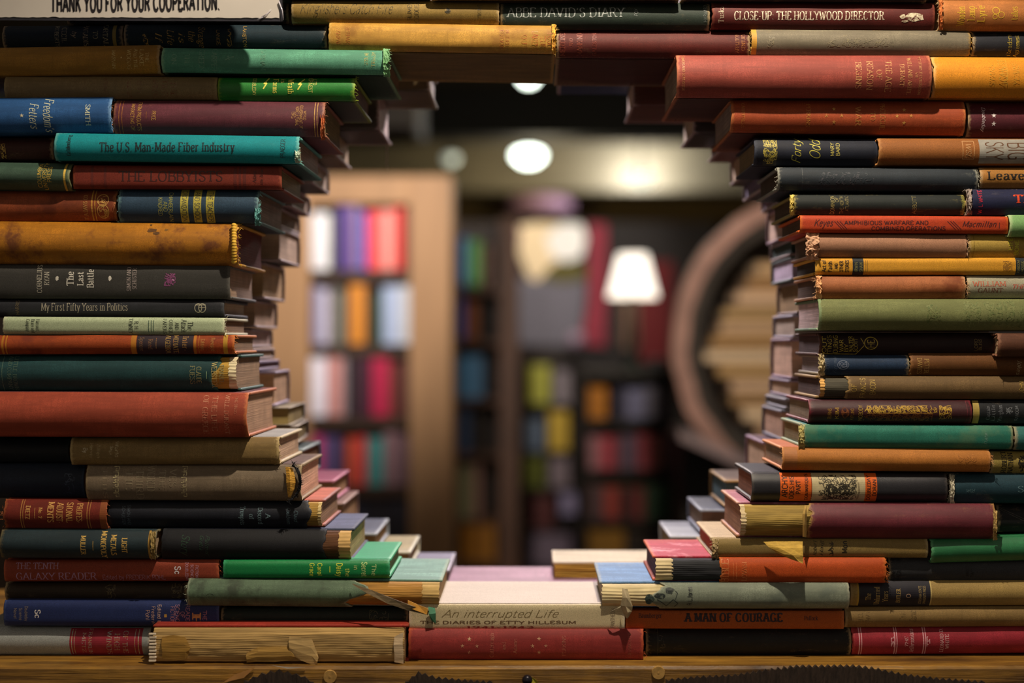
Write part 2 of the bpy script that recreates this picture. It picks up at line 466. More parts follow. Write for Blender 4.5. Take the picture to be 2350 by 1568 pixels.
def make_spine(root, x0, x1, T, b, n, mat, seed, fray=(0.0006, 0.0006), tear=(None, None), name='spine', label=None):
    """the cloth back of a book between x0 and x1; fray and tear shape its two ends"""
    prof = spine_profile(T, b, n)
    m = len(prof)
    ss = [0, .004, .015, .04] + [0.04 + 0.92 * i / 16 for i in range(1, 16)] + [.96, .985, .996, 1.0]
    L = x1 - x0
    vs, wear = [], []
    for inner in (0, 1):
        for s in ss:
            for k, (y, z) in enumerate(prof):
                u = (z - T / 2) / (T / 2)
                xa = x0 + abs(jag(seed, k, fray[0] * 2.2)); xb = x1 - abs(jag(seed + 40, k, fray[1] * 2.2))
                if tear[0]: xa += tear[0](u, k)
                if tear[1]: xb -= tear[1](u, k)
                x = xa + (xb - xa) * s
                e = min(s, 1 - s) * L
                curl = max(0.0, 1 - e / 0.0035)
                wob = wobble(x, z, seed)
                yy = y + wob + curl * curl * 0.0007 + inner * 0.0011
                zz = T / 2 + (z - T / 2) * (1 - inner * 0.0022 / T)
                vs.append((x, yy, zz))
                w = math.exp(-e / 0.0022) * 0.75 + 0.28 * abs(u) ** 10 * (0.6 + 0.6 * mn.noise((x * 60, seed, z * 30)))
                wear.append(max(0.0, min(1.0, w + 0.12)))
    ns = len(ss)
    fs = []
    for i in range(ns - 1):
        for k in range(m - 1):
            a = i * m + k
            fs.append((a, a + m, a + m + 1, a + 1))
            c = ns * m + a
            fs.append((c, c + 1, c + m + 1, c + m))
    for i in (0, ns - 1):
        for k in range(m - 1):
            a, c = i * m + k, ns * m + i * m + k
            fs.append((a, a + 1, c + 1, c) if i == 0 else (a, c, c + 1, a + 1))
    o = mesh_obj(name, vs, fs, mat, root, True, wear)
    if label: o['label'] = label
    return o

def make_board(root, L, D, b, z0, z1, mat, seed, name, warp=0.0):
    prof_y = [b + 0.0072, b + 0.0085, b + 0.011, D * 0.35, D * 0.7, D - 0.0025, D - 0.0006, D]
    xs = [-L / 2, -L / 2 + 0.0007, -L / 2 + 0.004, -L / 4, 0, L / 4, L / 2 - 0.004, L / 2 - 0.0007, L / 2]
    c = 0.0006
    vs, fs, wear = [], [], []
    for side in (0, 1):
        for i, x in enumerate(xs):
            for j, y in enumerate(prof_y):
                edge = (i in (0, len(xs) - 1)) or j in (0, len(prof_y) - 1)
                z = (z1 - (c if edge else 0)) if side else (z0 + (c if edge else 0))
                xx = x
                if j == len(prof_y) - 1 and i in (0, len(xs) - 1): xx = x * (1 - 0.004 / L)
                z += warp * (y / D) ** 2 + 0.0003 * mn.noise((x * 25, y * 25, seed + side))
                yy = y + 0.0004 * mn.noise((x * 40, seed, 2.0))
                vs.append((xx, yy, z))
                d = min(L / 2 - abs(x), D - y)
                wear.append(max(0.0, min(1.0, math.exp(-max(d, 0) / 0.003) * 0.7 + 0.1)))
    nx, ny = len(xs), len(prof_y)
    for i in range(nx - 1):
        for j in range(ny - 1):
            a = i * ny + j
            fs.append((a, a + 1, a + ny + 1, a + ny))
            d = nx * ny + a
            fs.append((d, d + ny, d + ny + 1, d + 1))
    ring = [i * ny for i in range(nx)] + [(nx - 1) * ny + j for j in range(1, ny)] + [i * ny + ny - 1 for i in range(nx - 2, -1, -1)] + [j for j in range(ny - 2, 0, -1)]
    for q in range(len(ring)):
        a, d = ring[q], ring[(q + 1) % len(ring)]
        fs.append((a, d, d + nx * ny, a + nx * ny))
    return mesh_obj(name, vs, fs, mat, root, True, wear)

def make_block(root, L, D, T, b, n, th, mat, inset=0.003, bow=0.12):
    sec = []
    h = T - 2 * th
    for i in range(11):
        u = 1 - 2 * i / 10
        sec.append((b * abs(u) ** n * 0.95 + 0.0022, T / 2 + u * h / 2))
    for i in range(11):
        u = -1 + 2 * i / 10
        sec.append((D - 0.004 - bow * T * (1 - u * u), T / 2 + u * h / 2))
    m = len(sec)
    vs = [(x, y, z) for x in (-L / 2 + inset, L / 2 - inset) for y, z in sec]
    fs = [(k, k + m, (k + 1) % m + m, (k + 1) % m) for k in range(m)]
    fs += [tuple(range(m)), tuple(range(2 * m - 1, m - 1, -1))]
    return mesh_obj('page_block', vs, fs, mat, root)

def make_sewing(root, x0, x1, T, b, n, mat, seed, sig=0.0032, amp=0.0008, back=0.0014, name='exposed_signatures', label=None):
    """folded sheets and glue showing where the cloth has come off the back"""
    nz = max(24, int(T / sig * 8)); nx = max(6, int((x1 - x0) / 0.004))
    vs, fs = [], []
    for i in range(nx + 1):
        x = x0 + (x1 - x0) * i / nx
        for k in range(nz + 1):
            u = 1 - 2 * k / nz
            z = T / 2 + u * (T / 2 - 0.002)
            r = abs(math.sin(math.pi * (z / sig) + 1.6 * mn.noise((x * 30, seed, z * 70)))) * (0.65 + 0.6 * mn.noise((seed, z * 170, x * 25)))
            y = b * abs(u) ** n + back - amp * r + 0.0006 * mn.noise((x * 120, z * 160, seed)) + (0.004 * max(0, abs(u) - 0.97) / 0.03)
            xx = x + (0.0015 * mn.noise((z * 400, seed, i)) if i in (0, nx) else 0)
            vs.append((xx, y, z))
    for i in range(nx):
        for k in range(nz):
            a = i * (nz + 1) + k
            fs.append((a, a + nz + 1, a + nz + 2, a + 1))
    o = mesh_obj(name, vs, fs, mat, root, True)
    if label: o['label'] = label
    return o

def make_threads(root, ends, T, b, n, mat, seed, count, length=0.0042, name='frayed_threads'):
    rnd = random.Random(seed)
    mb = MB()
    for x, sgn in ends:
        for _ in range(count):
            u = rnd.uniform(-1, 1)
            p = Vector((x, b * abs(u) ** n + 0.0004, T / 2 + u * T * 0.48))
            pts = [p]
            d = Vector((sgn * rnd.uniform(0.2, 1), rnd.uniform(-0.6, 0.4), rnd.uniform(-1, 0.7)))
            for s in range(4):
                d += Vector((rnd.uniform(-.6, .6), rnd.uniform(-.4, .4), rnd.uniform(-.9, .5)))
                pts.append(pts[-1] + d.normalized() * length * rnd.uniform(0.12, 0.32))
            mb.tube(pts, rnd.uniform(0.00018, 0.0004), 4, 0.0001)
    return mb.build(name, mat, root, True)

def book(label, x0, x1, y0, y1, h, D=0.13, b=None, n=2.0, tilt=0.0, p=0.0, yaw=0.0, pg='#b59a7a', wear='#c4ab80', stain=None,
         fray=(0.5, 0.5), tuft=(0, 0), torn=(), text=(), rough=0.62, mottle=0.3, seed=None, group='books of the front rows', board=None, th=0.0028,
         wear_amt=0.5, fade=0.2, lines=0.5, shine=0.3, inset=0.003, block=True, metal=0.0, spine=True, board_stain=None):
    """one book lying flat with its back to the room; the numbers are the rectangle of its back on the photo"""
    book.count += 1
    seed = seed or book.count
    k = PX * (D0 - p) / D0
    L, T = (x1 - x0) * k, (y1 - y0) * k
    b = (0.25 * T if b is None else b * 1.25)
    o = W((x0 + x1) / 2, y1, -p)
    root = empty('book', o, (0, math.atan2(tilt, x1 - x0), math.radians(yaw)))
    # rotation about the lower middle of the back keeps the rectangle centred
    tag(root, label, 'book', group)
    cm = cloth(h, wear, rough, stain, mottle, wear_amt, seed % 9, shine)
    bm = cm if board is None else cloth(board, wear, rough, board_stain, mottle, wear_amt, seed % 9, shine)
    sx = [-L / 2, L / 2]
    tears = [None, None]
    xc = (x0 + x1) / 2
    for side, px, kind, colr, shape, *segs in torn:
        segs = segs[0] if segs else None      # side 0 left, 1 right; px where the cloth now ends
        xl = (px - (x0 + x1) / 2) * k
        sx[side] = xl
        tears[side] = (lambda u, kk, s=shape, sd=seed: (s * 0.010 * (0.5 + 0.5 * math.sin(3.1 * u + sd)) + abs(jag(sd, kk, 0.005))))
        for a_, b_, nm, colr, amp in (segs or [(x0, px + 50, kind, colr, .0008) if side == 0 else (px - 50, x1, kind, colr, .0008)]):
            e0, e1 = max(-L / 2 + 0.002, (a_ - xc) * k), min(L / 2 - 0.002, (b_ - xc) * k)
            make_sewing(root, e0, e1, T, b, n, paper(colr, 0.55, 0.8, 420) if amp > .0005 else plain(colr, 0.8, 0, 0.4, 55, (0.3, 1, 4), 0.5, 'old_paper'), seed + int(a_), 0.0032 if amp > .0005 else 0.0019, amp, 0.0012 if amp > .0005 else 0.0009, nm)
    sp = root
    if spine:
        sp = make_spine(root, sx[0], sx[1], T, b, n, cm, seed, (fray[0] / 1000, fray[1] / 1000), tears)
    make_board(root, L, D, b, 0.0, th, bm, seed, 'board')
    make_board(root, L, D, b, T - th, T, bm, seed + 1, 'board')
    if block:
        make_block(root, L, D, T, b, n, th, paper(pg, lines), inset)
    for s in (0, 1):
        if tuft[s]:
            make_threads(sp, [(sx[s], -1 if s == 0 else 1)], T, b, n, plain(wear, 0.8, name='threads'), seed + s, tuft[s])
    if text:
        letter(sp, text, x0, x1, y0, y1, tilt, k, T, b, n, h, fade, seed, metal)
    return root
book.count = 0

def letter(root, text, x0, x1, y0, y1, tilt, k, T, b, n, cover, fade, seed, metal=0.0):
    xm = (x0 + x1) / 2
    def S(px, py, off):
        xl = (px - xm) * k
        ymid = (y0 + y1) / 2 + tilt * (px - xm) / (x1 - x0)
        t = max(-T * 0.497, min(T * 0.497, (ymid - py) * k))
        return Vector((xl, b * abs(2 * t / T) ** n - off + wobble(xl, T / 2 + t, seed), T / 2 + t))
    inks, bands = {}, {}
    rnd = random.Random(seed)
    def quad(dst, q, off):
        vs, fs = dst
        i = len(vs)
        vs += [S(px, py, off) for px, py in q]
        a, b_, c = vs[i], vs[i + 1], vs[i + 2]
        fs.append((i, i + 1, i + 2, i + 3) if (b_ - a).cross(c - a).y < 0 else (i + 3, i + 2, i + 1, i))
    def stroke(dst, P, w, off=0.00015):
        for i in range(len(P) - 1):
            (ax, ay), (bx, by) = P[i], P[i + 1]
            l = math.hypot(bx - ax, by - ay)
            if l < 1e-6: continue
            m = max(1, int(l / 6)); nx, ny = -(by - ay) / l * w / 2, (bx - ax) / l * w / 2
            for j in range(m):
                u, v = j / m, (j + 1) / m
                p, q = (ax + (bx - ax) * u, ay + (by - ay) * u), (ax + (bx - ax) * v, ay + (by - ay) * v)
                quad(dst, [(p[0] + nx, p[1] + ny), (p[0] - nx, p[1] - ny), (q[0] - nx, q[1] - ny), (q[0] + nx, q[1] + ny)], off)
    for it in text:
        o = it[0]
        if o in 'HDU' and len(o) == 1:
            _, s, a0, a1, c, hh, cl = it[:7]
            sty = it[7] if len(it) > 7 else 's'
            qs, w = set_text(s, sty)
            dst = inks.setdefault((cl, s, c, 'title_lettering'), ([], []))
            g = (a1 - a0) / w; e = hh / 10.0
            for q in qs:
                if o == 'H': Q = [(a0 + gx * g, c - gy * e) for gx, gy in q]
                elif o == 'D': Q = [(c - hh / 2 + gy * e, a0 + gx * g) for gx, gy in q]
                else: Q = [(c + hh / 2 - gy * e, a1 - gx * g) for gx, gy in q]
                quad(dst, Q, 0.00015)
        elif o == 'R':      # a printed band or a pasted label
            _, a, b_, cl = it[:4]
            r0, r1 = it[4:6] if len(it) > 4 else (None, None)
            dst = bands.setdefault((cl, a), ([], []))
            m = 14
            for j in range(m):
                def yy(px, f):
                    d = tilt * (px - xm) / (x1 - x0)
                    lo, hi = (y0 + 0.3, y1 - 0.3) if r0 is None else (r0, r1)
                    return lo + (hi - lo) * f + (d if r0 is None else 0)
                nx = max(1, int((b_ - a) / 30))
                for i in range(nx):
                    xa, xb = a + (b_ - a) * i / nx, a + (b_ - a) * (i + 1) / nx
                    quad(dst, [(xa, yy(xa, j / m)), (xa, yy(xa, (j + 1) / m)), (xb, yy(xb, (j + 1) / m)), (xb, yy(xb, j / m))], 0.00008)
        elif o == 'L':
            stroke(inks.setdefault((it[6], 0, 0, 'stamped_ornament'), ([], [])), [(it[1], it[2]), (it[3], it[4])], it[5])
        elif o == 'V':      # a rule right across the back
            d = tilt * (it[1] - xm) / (x1 - x0)
            stroke(inks.setdefault((it[3], 0, 0, 'stamped_ornament'), ([], [])), [(it[1], y0 + d + 1), (it[1], y1 + d - 1)], it[2])
        elif o == 'P':
            stroke(inks.setdefault((it[3], 0, 0, 'stamped_ornament'), ([], [])), it[1], it[2])
        elif o == 'S':
            _, sx, sy, r, cl = it
            pts = [(sx + (r if q % 2 == 0 else r * 0.4) * math.sin(q * math.pi / 5), sy - (r if q % 2 == 0 else r * 0.4) * math.cos(q * math.pi / 5)) for q in range(10)]
            dst = inks.setdefault((cl, 0, 0, 'stamped_ornament'), ([], []))
            for q in range(0, 10, 2):
                quad(dst, [pts[q], pts[q - 1], (sx, sy), pts[q + 1]], 0.00016)
        elif o == 'C':
            _, sx, sy, rx, ry, w, cl = it
            stroke(inks.setdefault((cl, 0, 0, 'stamped_ornament'), ([], [])), [(sx + rx * math.cos(q * math.pi / 12), sy + ry * math.sin(q * math.pi / 12)) for q in range(25)], w)
        elif o == 'F':      # filled blob
            _, sx, sy, rx, ry, cl = it
            dst = inks.setdefault((cl, 0, 0, 'stamped_ornament'), ([], []))
            rr = [rnd.uniform(0.75, 1.1) for _ in range(13)]; rr[12] = rr[0]
            for q in range(0, 12, 1):
                a0, a1 = q * math.pi / 6, (q + 1) * math.pi / 6
                quad(dst, [(sx, sy), (sx + rx * rr[q] * math.cos(a0), sy + ry * rr[q] * math.sin(a0)),
                           (sx + rx * rr[q + 1] * math.cos(a1), sy + ry * rr[q + 1] * math.sin(a1)), (sx + rx * 0.01, sy)], 0.00014)
        elif o == 'Z':      # a field of small curling ornament
            _, a, b_, r0, r1, cl, cnt, w = it
            dst = inks.setdefault((cl, 0, 0, 'stamped_ornament'), ([], []))
            for _ in range(cnt):
                x, y = rnd.uniform(a, b_), rnd.uniform(r0, r1)
                an = rnd.uniform(0, 6.28); P = [(x, y)]
                for _s in range(5):
                    an += rnd.uniform(-0.2, 1.1)
                    x, y = x + 2.6 * math.cos(an), y + 2.6 * math.sin(an)
                    P.append((min(b_, max(a, x)), min(r1, max(r0, y))))
                stroke(dst, P, w)
    for (cl, _), (vs, fs) in bands.items():
        mesh_obj('label_band', vs, fs, plain(cl, 0.6, 0, 0.18, 90, name='label_paper'), root, True)
    for (cl, _, _, nm), (vs, fs) in inks.items():
        mesh_obj(nm, vs, fs, ink(cl, cover, fade, metal), root, True)

def rear_book(label, side, xe, yt, yb, h, pg='#c0a68a', yf=0.30, D=0.125, length=0.215, tilt=0.0, yaw=0.0, wear='#b9a2a0', b=None, th=0.0026, flip=True, group='books of the second row', ragged=0, inset=0.003):  # wear tint also paints the pinkish rim sheen onto cover edges
    """a book behind the front row, its back to the shop; xe, yt, yb are its far upright edge on the photo"""
    book.count += 1
    seed = book.count
    pe = W(xe, yb, yf)
    T = W(xe, yt, yf).z - pe.z
    cx = pe.x - length / 2 if side == 'L' else pe.x + length / 2
    b = 0.12 * T if b is None else b
    y = yf if flip else yf - D
    root = empty('book', (cx, y, pe.z), (0, math.radians(tilt), math.radians((180 if flip else 0) + yaw)))
    tag(root, label, 'book', group)
    cm = cloth(h, wear, 0.5, None, 0.3, 0.7, seed % 9, 0.45)
    make_spine(root, -length / 2, length / 2, T, b, 2.0, cm, seed, (0.0006, 0.0006))
    make_board(root, length, D, b, 0.0, th, cm, seed, 'board')
    make_board(root, length, D, b, T - th, T, cm, seed + 1, 'board')
    make_block(root, length, D, T, b, 2.0, th, paper(pg, 0.3), inset)
    return root
# ---------------------------------------------------------------- the front books, course by course
G = '#c9a24e'      # stamped gold
TOP = 'books bridging over the opening'
LEFT, RIGHT, LOW = 'books stacked left of the opening', 'books stacked right of the opening', 'books under the opening'

# --- top course, just under the edge of the photo
book('dark brown book at the very top, over the grey-green diary spine', 990, 1560, -58, -2, '#3a2a20', p=0.010, group=TOP)
book('dark green book at the very top, over the small olive spine beside the sign', 400, 985, -60, -4, '#26332b', p=0.006, group=TOP)
book('black book at the very top, over the maroon Hollywood spine', 1565, 2130, -60, 0, '#232327', p=0.008, tilt=2, group=TOP)
book('brown book at the very top right, over the tan gilt-lettered spine', 2135, 2640, -66, -8, '#4a3424', p=0.004, group=TOP)
book('black book mostly hidden behind the laminated sign, left of the olive spine', 150, 662, 0, 52, '#1b1c20', p=-0.01, group=TOP)
book('olive tan book with dark fancy lettering beside the laminated sign', 667, 1146, -3, 52, '#8d7338', tilt=3, group=TOP, fray=(.5, 1), text=[
    ('H', 'Kingfishers Catch Fire', 688, 899, 31, 24, '#2c2a1e', 'w'), ('U', 'RUMER', 2, 46, 940, 10, '#3a3320', 'n'), ('U', 'GODDEN', 2, 50, 956, 10, '#3a3320', 'n'),
    ('F', 1027, 25, 7, 8, '#2f2c20'), ('U', 'VIKING', 10, 42, 1100, 9, '#3a3320', 'n')])
book('dark green book with large silver title, top middle', 1148, 1630, 2, 66, '#2b3830', tilt=2, p=-0.002, group=TOP, fray=(.3, .8), text=[
    ('H', "ABBE DAVID'S DIARY", 1165, 1433, 39, 22, '#a9b0ae', 's'), ('U', 'FOX', 19, 37, 1460, 8, '#8b928f', 'n'), ('U', 'HARVARD', 10, 50, 1619, 8, '#7c837f', 'n')])
book('maroon book with cream Hollywood title and small crest, top right', 1633, 2147, 1, 66, '#5a1f1b', tilt=4, group=TOP, fray=(1.2, .4), wear='#8a4a38', text=[
    ('H', 'CLOSE-UP: THE HOLLYWOOD DIRECTOR', 1685, 2029, 45, 19, '#e6dcc2', 'S'), ('U', 'Tuska', 14, 51, 1655, 12, '#c9bca0', 's'),
    ('F', 2098, 39, 24, 11, '#dcd3b4'), ('F', 2072, 38, 7, 6, '#dcd3b4'), ('F', 2078, 48, 8, 3, '#dcd3b4'), ('P', [(2092, 46), (2102, 36), (2112, 46), (2118, 38)], 2.2, '#5a1f1b')])
book('tan orange book with gilt blackletter titles at the top right corner', 2157, 2650, -5, 68, '#b8743c', p=0.004, tilt=3, group=TOP, fray=(1.6, .5), tuft=(14, 0), fade=.1, text=[
    ('U', 'Wooden', 14, 57, 2206, 17, '#c9a032', 'S'), ('U', 'Lamp', 13, 46, 2229, 17, '#c9a032', 'S'), ('U', 'Lyre', 11, 49, 2252, 17, '#c9a032', 'S'),
    ('C', 2286, 24, 8, 8, 2, '#c9a032'), ('C', 2298, 34, 7, 7, 2, '#c9a032'), ('C', 2284, 38, 5, 5, 2, '#c9a032'), ('U', 'tales', 14, 45, 2328, 15, '#c9a032', 'S')])

# --- second course
DN = '#24303a'
book('blue-black book with gilt words down its spine below the sign', 4, 281, 56, 107, '#1c2a33', tilt=-2, p=-0.012, group=LEFT, text=[
    ('D', 'PORTAL', 46, 104, 242, 11, '#b0a578'), ('D', 'TO', 71, 89, 219, 11, '#b0a578'), ('D', 'PARADIS', 54, 104, 196, 11, '#b09a78'), ('D', 'by', 71, 85, 171, 11, '#b09a78', 'i'),
    ('D', 'CECIL', 62, 97, 147, 11, '#a59a78'), ('D', 'ROBERTS', 58, 106, 130, 9, '#a59a78'), ('R', 258, 266, '#8a7a3a')])
book('dark teal book with gilt script words below the sign', 283, 750, 54, 107, '#1d3039', tilt=2, p=-0.008, group=LEFT, text=[
    ('Z', 328, 338, 70, 104, G, 14, 1.2), ('D', 'If', 74, 92, 364, 15, G, 'i'), ('D', 'Life', 68, 100, 391, 15, G, 'i'), ('D', 'is', 74, 96, 417, 14, G, 'i'), ('D', 'the', 70, 94, 440, 16, G, 'i'),
    ('D', 'Strange', 60, 106, 462, 15, G, 'i'), ('D', 'LANGE', 68, 102, 500, 8, G, 'n'), ('Z', 521, 530, 66, 104, G, 14, 1.2), ('D', 'LAKISTON', 58, 106, 561, 8, G, 'n')])
book('long golden tan book with faded red titles spanning the gap, torn right end', 752, 1274, 52, 117, '#c0913c', D=0.155, b=0.005, n=3, tilt=8, p=0.002, wear='#d9b264', stain='#8f6526', mottle=.35, group=TOP, fray=(1, 2.4), tuft=(0, 12), fade=.24, board='#75603a', text=[
    ('D', 'FOOL', 76, 108, 1263, 14, '#b04a22'), ('D', 'THE', 84, 112, 1246, 12, '#b04a22'), ('D', 'LAMENT', 72, 116, 1227, 14, '#b04a22'), ('D', 'OUT', 80, 112, 1203, 12, '#a85526'),
    ('D', 'HERBERT', 68, 112, 1164, 9, '#a85526'), ('D', 'GORMAN', 68, 112, 1151, 9, '#a85526'), ('D', 'FARRAR', 64, 104, 776, 9, '#a85526'), ('D', 'RINEHART', 60, 104, 798, 9, '#a85526')])
book('dark maroon book with red stamped titles spanning the gap right of the golden one', 1277, 1722, 68, 131, '#5b1f1a', D=0.15, tilt=2, p=-0.006, group=TOP, board='#4a2420', text=[
    ('U', 'MEDICINE', 74, 126, 1291, 11, '#9a4a35'), ('U', 'AND', 88, 106, 1310, 8, '#9a4a35'), ('U', 'MANKIND', 74, 126, 1330, 12, '#9a4a35'), ('U', 'GALDSTON', 74, 126, 1364, 9, '#8a3a2b'),
    ('U', 'APPLETON', 76, 120, 1692, 8, '#b5743c'), ('U', 'CENTURY', 76, 116, 1706, 8, '#b5743c')])
book('grey book with rubbed-out title and a torn yellow left edge', 1724, 2230, 66, 124, '#79715f', tilt=3, p=0.0, wear='#b58f42', group=TOP, fray=(1.5, 1), tuft=(10, 6), fade=.34, text=[
    ('R', 1725, 1737, '#b8882e'), ('Z', 1762, 1778, 82, 108, '#9a8f70', 16, 1.4), ('Z', 1895, 2050, 88, 106, '#948a6a', 70, 1.3)])
book('black-blue book with two gilt words at the right edge, second course', 2232, 2740, 72, 128, '#23252d', tilt=3, p=-0.004, group=TOP, text=[
    ('U', 'Readers', 78, 126, 2317, 10, '#c9b040'), ('U', 'Agreement', 80, 128, 2334, 10, '#c9b040')])

# --- third course
book('mustard brown book with gilt Lake and Woods title at the left edge', -150, 366, 104, 171, '#a87a2c', tilt=-9, p=0.004, group=LEFT, fray=(.5, .9), text=[
    ('D', 'THE', 120, 142, 338, 8, '#d8c078'), ('D', 'LAKE', 112, 150, 325, 9, '#d8c078'), ('D', 'AND THE', 111, 156, 311, 8, '#d8c078'), ('D', 'WOODS', 112, 158, 296, 9, '#d8c078'), ('F', 279, 132, 2, 2, '#d8c078'), ('D', 'MARVIN', 115, 156, 261, 8, '#d8c078')])
book('pale green book with frayed right end, lit on its right half', 369, 889, 110, 167, '#5a9c80', D=0.14, tilt=6, p=0.006, wear='#9fc79a', group=LEFT, fray=(.5, 3.2), tuft=(0, 26), board='#1f3a2e', pg='#8a6f55', fade=.26, text=[
    ('D', 'ON', 124, 148, 399, 11, '#7fa58a'), ('D', 'THE', 124, 150, 429, 11, '#7fa58a'), ('D', 'GREEN', 112, 162, 462, 12, '#7fa58a'), ('D', 'CARPET', 110, 164, 491, 12, '#7fa58a'),
    ('P', [(516, 138), (526, 132), (536, 130)], 2, '#7fa58a'), ('P', [(522, 128), (526, 138)], 2, '#7fa58a'), ('D', 'GORHAM', 112, 160, 603, 11, '#6f957a'), ('D', 'BOBBS', 120, 150, 840, 8, '#d0b860'), ('D', 'MERRILL', 118, 154, 856, 8, '#d0b860')])
book('big brick red book with gilt Age of Reason title, lit along its top', 1553, 2140, 122, 221, '#98453a', D=0.15, tilt=1, p=0.012, wear='#d98a62', group=RIGHT, fray=(.7, .5), board='#4a2a26', pg='#a08f7c', text=[
    ('D', 'SIMON AND SCHUSTER', 124, 206, 1569, 6, '#d0955a'), ('D', 'BEGINS', 141, 202, 1971, 13, '#dca46a'), ('D', 'REASON', 139, 205, 1997, 14, '#dca46a'), ('D', 'OF', 160, 183, 2018, 12, '#dca46a'), ('D', 'THE AGE', 137, 209, 2040, 14, '#dca46a'),
    ('D', 'DURANT', 146, 197, 2071, 10, '#dca46a'), ('D', 'WILL AND ARIEL', 130, 214, 2089, 9, '#dca46a'), ('D', 'VII', 166, 178, 2104, 6, '#dca46a'), ('D', 'THE STORY OF CIVILIZATION', 126, 214, 2113, 6, '#dca46a')])
book('thick orange-yellow book at the right edge beside the brick red one', 2142, 2660, 127, 222, '#dd9022', tilt=2, p=0.008, wear='#e8b878', group=RIGHT, fray=(1.4, .5), tuft=(8, 0), fade=.27, mottle=.12, text=[
    ('U', 'STARS', 148, 198, 2277, 12, '#c4a03c', 'i'), ('U', 'AGAINST', 134, 198, 2302, 18, '#c4a03c', 'i'), ('L', 2312, 132, 2312, 196, 1.5, '#c4a03c'), ('U', 'YEARS', 146, 196, 2333, 14, '#c4a03c', 'i')])

# --- fourth course
book('grey-brown book with faint red Four Winds title below the mustard one', 8, 497, 173, 226, '#84704c', tilt=3, p=0.000, group=LEFT, wear='#97855c', fade=.28, text=[
    ('D', 'THE', 186, 222, 398, 14, '#6b2f20'), ('D', 'FOUR', 176, 222, 377, 14, '#6b2f20'), ('D', 'WINDS', 182, 224, 356, 13, '#6b2f20'), ('D', 'BEALS', 186, 216, 319, 9, '#6b2f20'), ('V', 293, 1.6, '#6b2f20'), ('V', 299, 1.6, '#6b2f20'), ('D', 'HARCOURT', 178, 216, 242, 8, '#6b2f20')])
book('bright green book with gold words and lightning bolts', 498, 815, 176, 230, '#22802f', D=0.135, tilt=1, p=-0.002, group=LEFT, wear='#a5b83a', fray=(.3, 2.4), tuft=(0, 12), board='#22302a', pg='#7a6658', fade=.05, rough=.5, shine=.45, text=[
    ('D', 'DOUBLEDAY', 178, 218, 583, 8, '#d8d070', 'n'), ('P', [(616, 178), (605, 192), (612, 190), (604, 204)], 3, '#e0d860'), ('D', 'Forms', 180, 214, 632, 12, '#e0d860', 'S'), ('D', 'is', 180, 190, 649, 10, '#c0c060', 'S'),
    ('D', 'Wrath', 180, 215, 667, 13, '#e0d860', 'S'), ('P', [(698, 180), (684, 194), (692, 192), (683, 206)], 3, '#e0d860'), ('D', 'ERNEST', 178, 213, 712, 9, '#d8d070', 'n'), ('D', 'LTD', 180, 195, 722, 8, '#d8d070', 'n')])
book('orange-red book with gilt War title and stars, half lit', 1677, 2217, 226, 305, '#aa4c29', D=0.14, tilt=7, p=-0.004, wear='#d88a50', group=RIGHT, fray=(.9, .4), board='#5a2f28', pg='#9a8a80', fade=.22, text=[
    ('D', 'CARRUTHERS', 236, 292, 1705, 7, '#c98a40'), ('D', 'PERKINS', 238, 290, 1855, 9, '#c98a40'), ('S', 1914, 250, 5, '#c9a050'), ('S', 1896, 265, 5, '#c9a050'), ('S', 1931, 265, 5, '#c9a050'), ('S', 1914, 280, 5, '#c9a050'),
    ('D', 'WAR', 244, 288, 1970, 13, '#c9924a'), ('D', 'TO', 256, 277, 2003, 11, '#c9924a'), ('D', 'PROLOGUE', 236, 296, 2026, 11, '#c9924a'), ('S', 2075, 252, 5, '#c9a050'), ('S', 2058, 266, 5, '#c9a050'), ('S', 2091, 266, 5, '#c9a050'), ('S', 2075, 282, 5, '#c9a050')])
book('plum red book with white italic word and two white stars at the right edge', 2222, 2740, 232, 313, '#58202a', tilt=1, p=-0.008, group=RIGHT, fade=0, text=[
    ('D', 'Doubleday', 245, 300, 2258, 8, '#d8c8cc', 'i'), ('S', 2281, 265, 6, '#e0d6d6'), ('S', 2281, 284, 6, '#e0d6d6')])

# --- fifth course
book('blue book with cream Fetters title at the left edge', -240, 254, 221, 304, '#2f5f9a', tilt=-4, p=0.008, group=LEFT, wear='#7fa8d0', fray=(.5, .8), tuft=(0, 8), fade=.05, text=[
    ('D', 'Freedom', 224, 290, 110, 21, '#d8dcc0', 'i'), ("D", "'s", 290, 300, 110, 20, '#d8dcc0', 'i'), ('D', 'Fetters', 236, 293, 77, 20, '#d8dcc0', 'i'), ('S', 50, 265, 5, '#e0d8b8'), ('D', 'SMITH', 239, 287, 201, 11, '#d8dcc0')])
book('dark plum book with gilt bands and Farm Products title', 257, 745, 229, 311, '#5f2c38', D=0.13, tilt=4, p=0.004, group=LEFT, wear='#b57a5a', fray=(1.2, 1.8), tuft=(10, 10), pg='#7a6a4a', rough=.5, shine=.4, fade=.15, text=[
    ('V', 272, 1.5, '#a0642f'), ('V', 279, 1.5, '#a0642f'), ('D', 'MARKETING OF', 236, 298, 303, 8, '#c9984a', 'n'), ('D', 'FARM PRODUCTS', 232, 298, 318, 9, '#c9984a', 'n'), ('L', 335, 256, 335, 272, 1.2, '#8a5530'), ('D', 'PRICE', 254, 276, 352, 9, '#d0a050', 'n'),
    ('D', 'BIG', 256, 272, 672, 7, '#c99a5a', 'n'), ('D', 'AGRICULTURAL', 242, 288, 681, 7, '#c99a5a', 'n'), ('D', 'GOVERNMENT OF', 240, 294, 690, 7, '#c99a5a', 'n'), ('D', 'WORLD', 254, 276, 699, 6, '#c99a5a', 'n'), ('V', 721, 1.6, '#c9a05a'), ('V', 727, 1.6, '#c9a05a')])
